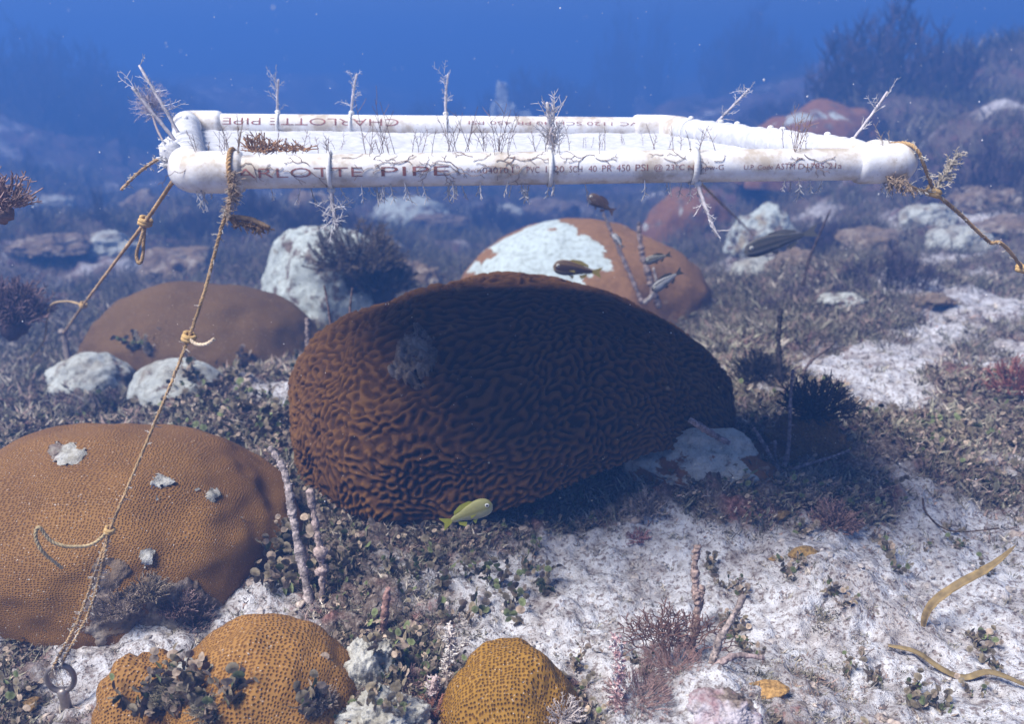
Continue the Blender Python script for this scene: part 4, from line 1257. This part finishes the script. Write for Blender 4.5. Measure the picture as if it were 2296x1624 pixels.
# ------------------------------------------------------------------ leafy algae
def halimeda(seed, n_branch=5, size=1.0, greens=.2, discn=7):
    """chains of small round plates growing from one base"""
    r = random.Random(seed)
    Vs, Fs, Cs, k0 = [], [], [], 0
    for b in range(n_branch):
        a = r.uniform(0, 2 * math.pi); lean = r.uniform(.1, .9)
        d = V3(math.cos(a) * lean, math.sin(a) * lean, 1); d /= np.linalg.norm(d)
        p = V3(r.uniform(-1, 1), r.uniform(-1, 1), 0) * .006
        rad = r.uniform(.0035, .0060)
        for s in range(r.randint(2, 5)):
            d = d + V3(r.uniform(-.5, .5), r.uniform(-.5, .5), r.uniform(-.2, .3)); d /= np.linalg.norm(d)
            c = p + d * rad * .95
            q = V3(r.gauss(0, 1), r.gauss(0, 1), r.gauss(0, .6)); n = np.cross(d, q); n /= np.linalg.norm(n); w = np.cross(n, d)
            ang = np.arange(discn) * 2 * math.pi / discn
            ring = c + rad * (np.cos(ang)[:, None] * d * .92 + np.sin(ang)[:, None] * w * 1.08) + n * rad * .12 * np.cos(2 * ang)[:, None]
            Vs.append(np.concatenate([[c + n * rad * .10], ring, [c - n * rad * .18]]))
            kk_ = np.arange(discn); k2 = (kk_ + 1) % discn
            Fs.append(np.concatenate([np.stack([np.zeros(discn, int), 1 + kk_, 1 + k2], -1), np.stack([np.full(discn, discn + 1), 1 + k2, 1 + kk_], -1)]) + k0)
            g = r.random()
            if g < greens: base = np.array((.12, .145, .045)) * r.uniform(.5, 1.3)
            elif g < greens + .45: base = np.array((.16, .125, .075)) * r.uniform(.5, 1.3)
            else: base = np.array((.33, .245, .175)) * r.uniform(.5, 1.25)
            Cs.append(np.concatenate([[base], np.tile(base * 1.12 + .055, (discn, 1)), [base * .9]]))
            k0 += discn + 2
            p = c + d * rad * .85; rad *= r.uniform(.8, 1.05)
            if r.random() < .35: a2 = r.uniform(-1.2, 1.2); d = d + w * a2
    V = np.concatenate(Vs) * size
    return V, np.concatenate(Fs), np.concatenate(Cs)

def turf_tuft(seed, n=12, L=.014, tint=(.22, .16, .14), spread=.012):
    r = random.Random(seed); Vs, Fs, Cs = [], [], []
    for k in range(n):
        p = V3(r.gauss(0, 1), r.gauss(0, 1), 0) * spread * .5
        d = V3(r.gauss(0, .6), r.gauss(0, .6), 1); d /= np.linalg.norm(d)
        w = np.cross(d, V3(r.gauss(0, 1), r.gauss(0, 1), .1)); w /= np.linalg.norm(w); w *= r.uniform(.0007, .0014)
        l = L * r.uniform(.5, 1.3); m = p + d * l * .55 + w * r.uniform(-2, 2); e = m + (d + V3(r.gauss(0, .5), r.gauss(0, .5), 0)) * l * .5
        o = len(Vs) * 5
        Vs.append(np.array([p - w, p + w, m - w * .9, m + w * .9, e])); Fs.append(np.array([[0, 1, 3], [0, 3, 2], [2, 3, 4]]) + o)
        c = np.array(tint) * r.uniform(.6, 1.5); Cs.append(np.array([c * .9, c * .9, c, c, c * 1.25]))
    return np.concatenate(Vs), np.concatenate(Fs), np.concatenate(Cs)

def pebble(seed, r0=.006):
    r = np.random.RandomState(seed)
    mb = MB(); mb.ball((0, 0, 0), r0, (1, .8, .6), np.array((.45, .40, .37)) * r.uniform(.6, 1.3), 7, 5, .25)
    return mb.arrays()

def scatter(name, label, protos, X, Y, S, tilt=.3, lift=0.0, mat="stuff", cat=None, tints=None, Z=None, flat=False):
    """many copies of a few prototypes as one mass on the seabed"""
    Z = hgt(X, Y) if Z is None else Z
    Vs, Fs, Cs, k0 = [], [], [], 0
    pick = nrs.randint(0, len(protos), len(X))
    for pi, (V, F, C) in enumerate(protos):
        ii = np.nonzero(pick == pi)[0]
        if len(ii) == 0: continue
        a = nrs.uniform(0, 2 * math.pi, len(ii)); ca, sa = np.cos(a), np.sin(a)
        tx, ty = nrs.normal(0, tilt, len(ii)), nrs.normal(0, tilt, len(ii))
        s = S[ii][:, None]
        x = (V[None, :, 0] * ca[:, None] - V[None, :, 1] * sa[:, None]) * s
        y = (V[None, :, 0] * sa[:, None] + V[None, :, 1] * ca[:, None]) * s
        z = V[None, :, 2] * s
        x, y = x + z * tx[:, None], y + z * ty[:, None]
        W = np.stack([x + X[ii][:, None], y + Y[ii][:, None], z + Z[ii][:, None] + lift], -1).reshape(-1, 3)
        Ff = (F[None] + (np.arange(len(ii)) * len(V))[:, None, None]).reshape(-1, 3) + k0
        t = nrs.uniform(.7, 1.25, (len(ii), 1, 1))
        if tints is not None: t = t * tints[ii][:, None]
        Cs.append((C[None] * t).reshape(-1, 3)); Vs.append(W); Fs.append(Ff); k0 += len(W)
    o = obj(name, mesh_np(name, np.concatenate(Vs), np.concatenate(Fs), [M[mat]], np.clip(np.concatenate(Cs), 0, 1), flat is False))
    return tag(o, label, cat, None, "stuff")

def polar(n, r0, r1, a=40):
    r = np.exp(nrs.uniform(math.log(r0), math.log(r1), n)); t = np.radians(nrs.uniform(-a, a, n))
    return r * np.sin(t), r * np.cos(t), r

HAL = [halimeda(100 + k, 3 + k % 4, 1.0, .09) for k in range(10)]
HALG = [halimeda(200 + k, 4 + k % 3, 1.0, .55) for k in range(5)]
TURF = [turf_tuft(k, 12, .011, c) for k, c in enumerate([(.24, .205, .15), (.32, .22, .18), (.20, .18, .13), (.40, .35, .29), (.15, .13, .095), (.33, .24, .20), (.28, .26, .19)])]
PEB = [pebble(k) for k in range(8)]

def keep(X, Y, lo, hi, seed=0):
    m = cover(X, Y)
    return nrs.random_sample(len(X)) < sst(lo, hi, m)

# near and middle ground cover
X, Y, R = polar(14000, .68, 1.9, 42); k = keep(X, Y, .5, 1.15); X, Y, R = X[k], Y[k], R[k]
scatter("algae_cover", "brown and green round-leafed algae covering the rubble", HAL, X, Y, nrs.uniform(.4, 1.05, len(X)) * np.clip(R / 1.4, .85, 1.2), .35, -.003, cat="algae", flat=True)
X, Y, R = polar(70000, .66, 3.4, 43); k = keep(X, Y, -.25, .9); X, Y, R = X[k], Y[k], R[k]
scatter("turf_cover", "short pinkish brown algal turf on sand and rubble", TURF, X, Y, nrs.uniform(.3, 1.5, len(X)) * np.clip(R / 1.1, .7, 2.0) * (.45 + .6 * cover(X, Y)), .4, -.002, cat="turf", flat=True)
X, Y, R = polar(12000, .66, 3.2, 43)
scatter("shell_grit", "broken shell and coral grit strewn over the sand", PEB, X, Y, nrs.uniform(.10, .5, len(X)) * np.clip(R, .7, 1.8) * np.where(nrs.random_sample(len(X)) < .05, 2.4, 1), .3, .0, cat="grit", flat=True)
RUB = [pebble(40 + k, .011) for k in range(8)]
RUB = [(v * V3(1, 1, .8), f, c * np.array((.85, .78, .72))) for v, f, c in RUB]
X, Y, R = polar(4200, .7, 3.2, 43); k = keep(X, Y, .1, 1.0); X, Y, R = X[k], Y[k], R[k]
scatter("coral_rubble", "small broken rubble pieces half buried in turf and sand", RUB, X, Y, nrs.uniform(.25, 1.1, len(X)) * np.clip(R, .7, 1.6), .3, .0, cat="rubble")
# far cover: taller bushes, coarser
X, Y, R = polar(14000, 2.2, 16, 44); k = keep(X, Y, .2, .9); X, Y, R = X[k], Y[k], R[k]
BUSH = [turf_tuft(50 + q, 30, .045, c, .06) for q, c in enumerate([(.14, .12, .085), (.17, .135, .10), (.12, .115, .075), (.24, .21, .16), (.09, .08, .06)])]
scatter("far_algae", "dim bushy algae covering the reef in the distance", [(v * V3(1, 1, 1), f, c) for v, f, c in BUSH], X, Y, nrs.uniform(.5, 1.5, len(X)) * np.clip(R / 3, .7, 2.6), .3, -.004, cat="algae", flat=True)

# single leafy clumps that stand clear of the cover
def clump_obj(name, label, px, py, s, protos, group, seed):
    p = at_top(px, py)
    me = protos[seed % len(protos)]
    o = obj(name, me, None, tuple(p - V3(0, 0, .002)))
    o.scale = (s, s, s); o.rotation_euler = (0, 0, seed * 1.7)
    return tag(o, label, "algae", group)
HME = [mesh_np("leafy_algae", v, f, [M["weed"]], c, False) for v, f, c in [halimeda(300 + k, 6 + k % 5, 1.0, .18, 10) for k in range(8)]]
HMG = [mesh_np("leafy_algae", v, f, [M["weed"]], c, False) for v, f, c in [halimeda(400 + k, 5 + k % 4, 1.0, .35, 10) for k in range(6)]]
groups = [
    ("leafy algae clump on the white sand in front of the brain coral", "clumps on the front sand", HMG,
     [(1045, 1300), (1075, 1290), (1110, 1310), (930, 1300), (950, 1285), (990, 1320), (1150, 1345), (1230, 1330), (1200, 1240), (1160, 1395), (1060, 1390), (1010, 1400), (900, 1340), (870, 1290), (1180, 1290), (1090, 1220), (960, 1250)], 1.0),
    ("leafy algae clump at the foot of the leaning grey sea rods", "clumps by the sea rods", HME,
     [(640, 1200), (660, 1260), (615, 1250), (735, 1190), (755, 1160), (760, 1230), (740, 1270), (690, 1310), (640, 1330), (780, 1290), (800, 1250), (600, 1310)], 1.35),
    ("leafy algae clump on the open sand at the right", "clumps on the right sand", HME,
     [(1925, 1500), (1900, 1520), (1960, 1530), (2200, 1460), (2230, 1500), (2190, 1440), (2150, 1230), (2130, 1200), (2010, 1285), (1990, 1240), (1960, 1210), (2080, 1240), (2210, 1290), (2040, 1560), (2110, 1600), (2060, 1600), (2180, 1560), (1870, 1340), (1900, 1360), (1800, 1270), (1760, 1290), (1790, 1200), (2230, 1130)], .85),
    ("leafy algae clump beside the red net algae", "clumps by the net algae", HME,
     [(1605, 1290), (1625, 1320), (1590, 1275), (1660, 1330), (1690, 1480), (1630, 1400), (1640, 1430), (1660, 1450), (1420, 1490), (1440, 1510), (1290, 1500), (1310, 1470)], .85),
    ("leafy algae tuft growing over the bottom orange star corals", "clumps over the bottom corals", HME,
     [(380, 1560), (420, 1570), (460, 1580), (350, 1580), (500, 1590), (430, 1540), (520, 1570), (400, 1600), (470, 1610), (370, 1545), (440, 1560), (410, 1580), (340, 1600), (310, 1590), (690, 1600), (720, 1590), (870, 1520), (900, 1500), (880, 1460), (940, 1540), (840, 1590), (900, 1600)], 1.15),
    ("leafy algae clump among the rubble between the left corals and the brain coral", "clumps behind the left coral", HME,
     [(460, 900), (490, 880), (530, 900), (560, 930), (590, 960), (600, 900), (540, 860), (510, 840), (600, 1000), (570, 980), (430, 850), (250, 920), (210, 900), (300, 780), (340, 790), (640, 850), (680, 830), (550, 810)], 1.5),
]
sd = 0
for lab, grp, ms, spots, s in groups:
    for (px, py) in spots:
        sd += 1
        clump_obj("leafy_algae", where("leafy algae clump", px, py), px, py, s * rnd.uniform(.8, 1.25), ms, grp, sd)

# bush of algae on the bleached head and other bushes
def bush(label, px, py, d, r, n, tint, L=(.01, .03), name="algae_bush", squash=.8, rad=.0011, cat="algae", base=None):
    c = at_depth(px, py, d) if d else at_top(px, py)
    mb = MB()
    for _ in range(n):
        v = V3(rnd.gauss(0, 1), rnd.gauss(0, 1), abs(rnd.gauss(0, 1)) * squash); v /= np.linalg.norm(v)
        sprig(mb, c + v * r * rnd.random() ** .5 * .8, v + V3(0, 0, .4), rnd.uniform(*L), np.array(tint) * rnd.uniform(.6, 1.4), rad, 4)
    mb.ball(c - V3(0, 0, r * .2), r * .4, (1, 1, squash), np.array(tint) * .7, 10, 7, .25)
    return tag(mb.build(name, M["fuzz"], loc=tuple(c - V3(0, 0, r * .5))), label, cat)
bush("dark shaggy algae bush on the bleached coral head", 800, 600, 0, .14, 620, (.15, .115, .085), (.025, .06), rad=.0026, squash=.5)
bush("second dark algae bush hanging on the right flank of the bleached head", 855, 650, 0, .10, 260, (.12, .095, .08), (.025, .06), rad=.003)
bush("purple brown algae bush at the left edge beside the slack rope", 30, 720, 1.75, .07, 300, (.20, .13, .13), (.02, .05), rad=.002)
bush("feathery reddish weed at the left edge above the slack rope", 5, 470, 1.0, .03, 160, (.36, .24, .21), (.012, .03), rad=.0012)
bush("pinkish fuzzy weed mound on the sand right of the brain coral", 1870, 1180, 0, .035, 260, (.32, .20, .17), (.008, .018))
bush("red brown weed patch at the right edge", 2270, 880, 0, .06, 260, (.30, .12, .09), (.01, .03), rad=.0014)
bush("dark weed clump in the shade right of the brain coral", 1700, 850, 0, .06, 320, (.045, .04, .04), (.012, .03), rad=.0016)
bush("dark weed clump beside the twig cluster", 1830, 930, 0, .06, 280, (.06, .05, .045), (.012, .03), rad=.0016)
bush("pale fuzzy weed on the front rubble under the coral rim", 1450, 1150, 0, .03, 160, (.38, .31, .27), (.008, .02))
bush("small pinkish sprig on the sand before the shaded rubble", 1430, 1215, 0, .010, 40, (.36, .2, .2), (.008, .018))

bush("silty olive weed over the seam between the bottom orange lobes", 395, 1560, 0, .022, 240, (.26, .22, .15), (.005, .013), rad=.0007, squash=.6)
bush("grey olive weed on the bottom edge of the orange star coral", 470, 1600, 0, .018, 200, (.30, .26, .19), (.005, .012), rad=.0007, squash=.6)
bush("tan crusty weed on the right flank of the bottom star coral", 720, 1580, 0, .016, 160, (.36, .28, .22), (.004, .010), rad=.0006, squash=.6)
bush("brown turf tuft on the lower dead patch of the big left coral", 330, 1330, 0, .028, 260, (.24, .19, .14), (.005, .013), rad=.0008, squash=.5)
bush("wine brown turf tuft at the right end of the left coral's dead patch", 400, 1365, 0, .025, 240, (.22, .15, .14), (.005, .013), rad=.0008, squash=.5)
bush("pinkish crusty weed between the white knobby lump and golden coral", 930, 1545, 0, .022, 200, (.42, .27, .24), (.005, .012), rad=.0006, squash=.6)
bush("rusty weed at the bottom edge left of the golden coral", 960, 1610, 0, .022, 200, (.40, .19, .13), (.005, .012), rad=.0006, squash=.6)
bush("grey brown weed tuft on the flank of the big left coral", 270, 1370, 0, .03, 220, (.28, .22, .18), (.006, .016), rad=.0008, squash=.7)
bush("dusky weed tuft in the gap between the left coral and bottom coral", 430, 1400, 0, .03, 220, (.25, .18, .17), (.006, .016), rad=.0008, squash=.7)
bush("pale fuzzy tuft on the bottom rim beside the golden star coral", 1260, 1610, 0, .022, 180, (.55, .48, .45), (.005, .012), rad=.0007, squash=.6)

# red net-like algae: forked threads
def net_algae():
    b = at(1500, 1480); mb = MB(); d0 = depth_of(b)
    def fork(p, a, L, lev, pl):
        d = V3(math.sin(a), pl * .5, math.cos(a)); e = p + d * L
        mb.tube([p, (p + e) / 2 + V3(rnd.gauss(0, .0006), 0, 0), e], .00062, 4, np.array((.20, .115, .09)) * rnd.uniform(.8, 1.3), cap=False)
        if lev > 0:
            w = rnd.uniform(.40, .75)
            for s in (-1, 1):
                if lev < 5 and rnd.random() < .12: continue
                fork(e, a * .85 + s * w, L * rnd.uniform(.82, 1.0), lev - 1, pl + rnd.uniform(-.25, .25))
    for k in range(7):
        fork(b + V3(rnd.uniform(-.035, .03), rnd.uniform(-.01, .01), 0), rnd.uniform(-.40, .30), .0125, 6, rnd.uniform(-.4, .4))
    root = tag(mb.build("net_algae", M["fuzz"], loc=tuple(b)), "forked reddish net-like algae around the kinked sea rod on the sand", "algae")
net_algae()
bush("dense red brown weed at the foot of the net algae", 1510, 1505, 0, .042, 380, (.34, .21, .18), (.006, .016), rad=.00042, squash=.5)
bush("pinkish turf mound at the bottom beside the coralline spike", 1430, 1570, 0, .04, 340, (.38, .25, .22), (.006, .014), rad=.0005, squash=.5)

def spiky(label, pts, n, tint, tint2, L=(.004, .010), name="coralline_spike", r=.003, rad=.0012):
    c = spline(pts, 30); mb = MB()
    mb.tube(c, np.linspace(r, r * .6, 30), 7, tint, jit=.3)
    for _ in range(n):
        p = c[rnd.randrange(30)]
        t = np.array(tint if rnd.random() < .5 else tint2)
        sprig(mb, p, V3(rnd.uniform(-1, 1), rnd.uniform(-1, 1), rnd.uniform(-.4, 1)), rnd.uniform(*L), t, rad, 3)
    return tag(mb.build(name, M["fuzz"], loc=tuple(pts[0])), label, "algae")
b = at(1385, 1600); d = depth_of(b)
spiky("pink and white coralline spike standing at the bottom right of centre", [b, at_depth(1385, 1540, d), at_depth(1388, 1480, d), at_depth(1380, 1430, d)], 240, (.62, .40, .40), (.75, .70, .68), (.004, .010), r=.0035)
b = at(1000, 1560); d = depth_of(b)
spiky("pale spiky coralline stalk left of the golden star coral", [b, at_depth(1000, 1500, d), at_depth(1010, 1460, d), at_depth(1008, 1410, d)], 220, (.60, .52, .47), (.72, .67, .63), (.004, .009), r=.0035)
b = at_depth(1008, 1470, d)
spiky("short pale spiky side branch beside the golden star coral", [b, at_depth(1030, 1455, d), at_depth(1052, 1438, d)], 60, (.6, .54, .48), (.7, .66, .62), (.003, .006), r=.002, rad=.0009)
b = at(975, 1600); d = depth_of(b)
spiky("pale spiky stub at the bottom edge left of the golden coral", [b, at_depth(965, 1560, d), at_depth(975, 1520, d)], 120, (.55, .42, .40), (.68, .6, .58), r=.004)

# ------------------------------------------------------------------ the far reef
def soft_proto(seed, n=60, Hh=1.0, spread=.45, fine=16):
    r = random.Random(seed); mb = MB()
    for k in range(n):
        a = r.uniform(0, 2 * math.pi); s = spread * r.random() ** .6
        e = V3(math.cos(a) * s, math.sin(a) * s, Hh * r.uniform(.55, 1.0) * (1 - .45 * s / spread))
        m_ = V3(e[0] * .6, e[1] * .6, e[2] * .45)
        c = spline([V3(0, 0, 0), m_, e, e + V3(r.gauss(0, .06), r.gauss(0, .06), .10)], 12)
        t = np.array((.075, .055, .065)) * r.uniform(.6, 1.5)
        mb.tube(c, np.linspace(.010, .005, 12), 4, t, cap=False)
        for q in range(fine):
            u = r.uniform(.15, 1); p = c[int(u * 11)]
            d = V3(r.gauss(0, 1), r.gauss(0, 1), r.uniform(.2, 1.5)); d /= np.linalg.norm(d)
            mb.tube([p, p + d * .06 + V3(0, 0, .01), p + d * .10 + V3(0, 0, .05)], [.0045, .004, .002], 3, t * 1.1, cap=False)
    return mb.arrays()
SOFT = [mesh_np("soft_coral", *(lambda a: (a[0], a[1]))(p), [M["soft"]], p[2]) for p in (soft_proto(1), soft_proto(2, 130, 1.0, .6, 24), soft_proto(3, 30, 1.0, .3), soft_proto(4, 140, .8, .75, 24))]
def soft(label, px, ytop, d, h, k, group=None, wide=1.0):
    top = at_depth(px, ytop, d)
    z = top[2] - h
    g = ground(top[0], top[1]); 
    o = obj("soft_coral", SOFT[k], None, (top[0], top[1], min(z, g - .02)))
    hh = top[2] - o.location.z
    o.scale = (hh * wide, hh * wide, hh); o.rotation_euler = (0, 0, px * .37)
    return tag(o, where(label, px, ytop + 60) if group else label, "soft coral", group)
soft("tallest dark bushy soft coral at the upper right", 2020, 15, 6.0, 1.0, 1)
soft("dark bushy soft coral leaning right of the tallest one", 2150, 130, 5.6, .9, 0)
soft("dim soft coral at the right edge of the picture", 2260, 170, 6.2, .8, 3)
soft("low dark soft coral under the tallest one at upper right", 1960, 200, 5.4, .6, 3)
soft("faint soft coral between the rear pipe corner and the tall bush", 1800, 170, 8.6, .8, 3)
soft("dark soft coral behind the right elbow", 2130, 240, 4.6, .6, 3)
soft("dark soft coral behind the right rope", 2230, 330, 3.8, .5, 1)
soft("faint high soft coral above the centre right", 1395, 30, 17, 2.3, 0, None, .5)
soft("faint dark round soft coral above the pipe centre", 1215, 105, 14, 1.2, 3, None, .8)
soft("faint slim soft coral right of centre at the top", 1480, 10, 18, 2.4, 2, None, .6)
soft("faint broad soft coral near the top right", 1700, 30, 15, 2.0, 1, None, .8)
soft("faint small soft coral low over the pipe left of centre", 970, 165, 14, .9, 3, None, .7)
for k, (px, yt, d) in enumerate([(40, 60, 13), (120, 95, 12.6), (200, 85, 13.6), (265, 110, 13), (10, 130, 11), (90, 160, 11), (180, 165, 11.4), (250, 190, 11.2), (330, 215, 12)]):
    soft("dim bushy far soft coral", px, yt, d, 1.5, k % 4, "soft corals on the far left reef")
for k, (px, yt, d) in enumerate([(270, 290, 4.6), (80, 455, 2.9), (215, 420, 3.1), (60, 330, 4.4), (130, 520, 2.5)]):
    d = depth_of(at(px, yt + 90))
    soft("thin dim soft coral", px, yt, d, .35, 2, "thin soft corals at left", .5)
for k, (px, yt, d) in enumerate([(455, 450, 3.2), (560, 430, 3.6), (680, 440, 3.7), (1100, 450, 3.8), (1190, 460, 3.2), (1290, 470, 3.1), (760, 455, 3.3), (1840, 500, 2.7), (1930, 470, 2.9), (2010, 560, 2.3), (1880, 600, 2.1)]):
    d = depth_of(at(px, yt + 75))
    soft("dark shrubby soft coral", px, yt, d, .22, 1 if k % 2 else 3, "shrubby soft corals below the frame", 1.1)
# rocks and heads on the far slope
far_rocks = [(130, 600, 90, 50), (240, 560, 70, 40), (420, 610, 90, 50), (980, 520, 60, 40), (1120, 500, 70, 40), (940, 640, 60, 50), (1000, 690, 50, 35), (1700, 620, 70, 40), (1780, 600, 60, 35), (1950, 560, 80, 45), (2150, 560, 70, 50), (2210, 470, 80, 50), (2260, 530, 70, 45), (2080, 500, 60, 40), (1720, 440, 70, 45), (330, 470, 60, 35), (120, 480, 60, 40), (700, 470, 60, 35), (1240, 480, 60, 35), (1890, 690, 60, 30), (2080, 690, 50, 30)]
RK = [("rock", .25), ("pale", .22), ("rock", .28)]
for k, (px, py, w, h) in enumerate(far_rocks):
    mm, lu = RK[k % 3]
    if py >= 590: lab, g = None, "rocks on the middle ground"
    elif px < 800: lab, g = None, "rocks on the far left"
    elif px < 1500: lab, g = None, "rocks far behind the brain coral"
    else: lab, g = None, "rocks on the right slope"
    head("reef_rock", where("lumpy reef rock", px, py), (px - w, px + w, py - h, py + 12), M[mm], "rock", g, lump=lu, seed=200 + k, n=60, fine=.05)
for k, (px, yt, yb, w, lab) in enumerate([(1130, 195, 330, 40, "faint pale coral column far behind the pipe centre"), (1140, 250, 380, 90, "faint pale coral shelf just above the rear pipe")]):
    p = at_depth(px, yt, 11.5 + .3 * k); rx = w / FPX * 11.5; g = ground(p[0], p[1]) - .1; h = p[2] - g
    tag(obj("far_coral", dome_mesh("far_coral", rx, rx * .8, h, M["bleached"], n=60, lump=.2, seed=300 + k), None, (p[0], p[1], g)), lab, "coral")

# ------------------------------------------------------------------ specks drifting in the water
n = 900
dz = nrs.uniform(.45, 2.6, n) ; sx = nrs.uniform(-60, 2356, n); sy = nrs.uniform(-60, 1500, n)
PX = np.array([at_depth(a, b_, c) for a, b_, c in zip(sx, sy, dz)])
g = hgt(PX[:, 0], PX[:, 1]); ok = PX[:, 2] > g + .02
PX = PX[ok]
mb = MB(); mb.ball((0, 0, 0), 1, (1, .8, 1.1), None, 5, 4)
V0, F0, C0 = mb.arrays()
s = nrs.uniform(.0002, .0006, len(PX)) * np.clip(PX[:, 1], .5, 1.5) * np.where(nrs.random_sample(len(PX)) < .12, 2.1, 1)
Vv = (V0[None] * s[:, None, None] + PX[:, None]).reshape(-1, 3)
Ff = (F0[None] + (np.arange(len(PX)) * len(V0))[:, None, None]).reshape(-1, 3)
tag(obj("drifting_specks", mesh_np("drifting_specks", Vv, Ff, [M["snow"]])), "white specks drifting in the water", "specks", None, "stuff")

# ------------------------------------------------------------------ the water's haze
def haze():
    m = bpy.data.materials.new("haze"); m.use_nodes = True
    n, l = m.node_tree.nodes, m.node_tree.links
    n.clear()
    o = n.new("ShaderNodeOutputMaterial"); v = n.new("ShaderNodeVolumePrincipled")
    v.inputs["Color"].default_value = (.090, .245, .68, 1)
    v.inputs["Density"].default_value = .128
    v.inputs["Anisotropy"].default_value = 0.15
    l.new(v.outputs[0], o.inputs["Volume"])
    a, z0, z1 = 60.0, -3.0, 2.5
    V = [(-a, -a, z0), (a, -a, z0), (a, a, z0), (-a, a, z0), (-a, -a, z1), (a, -a, z1), (a, a, z1), (-a, a, z1)]
    F = [[0, 3, 2, 1], [4, 5, 6, 7], [0, 1, 5, 4], [1, 2, 6, 5], [2, 3, 7, 6], [3, 0, 4, 7]]
    tag(obj("haze", mesh_np("haze", V, F, [m], smooth=False)), "blue water haze", None, None, "stuff")
haze()
for o in bpy.data.objects:
    if o.parent and o.name.split(".")[0] in ("fuzz", "overgrown_stub", "fuzzy_tuft", "hydroid"): o["kind"] = "stuff"
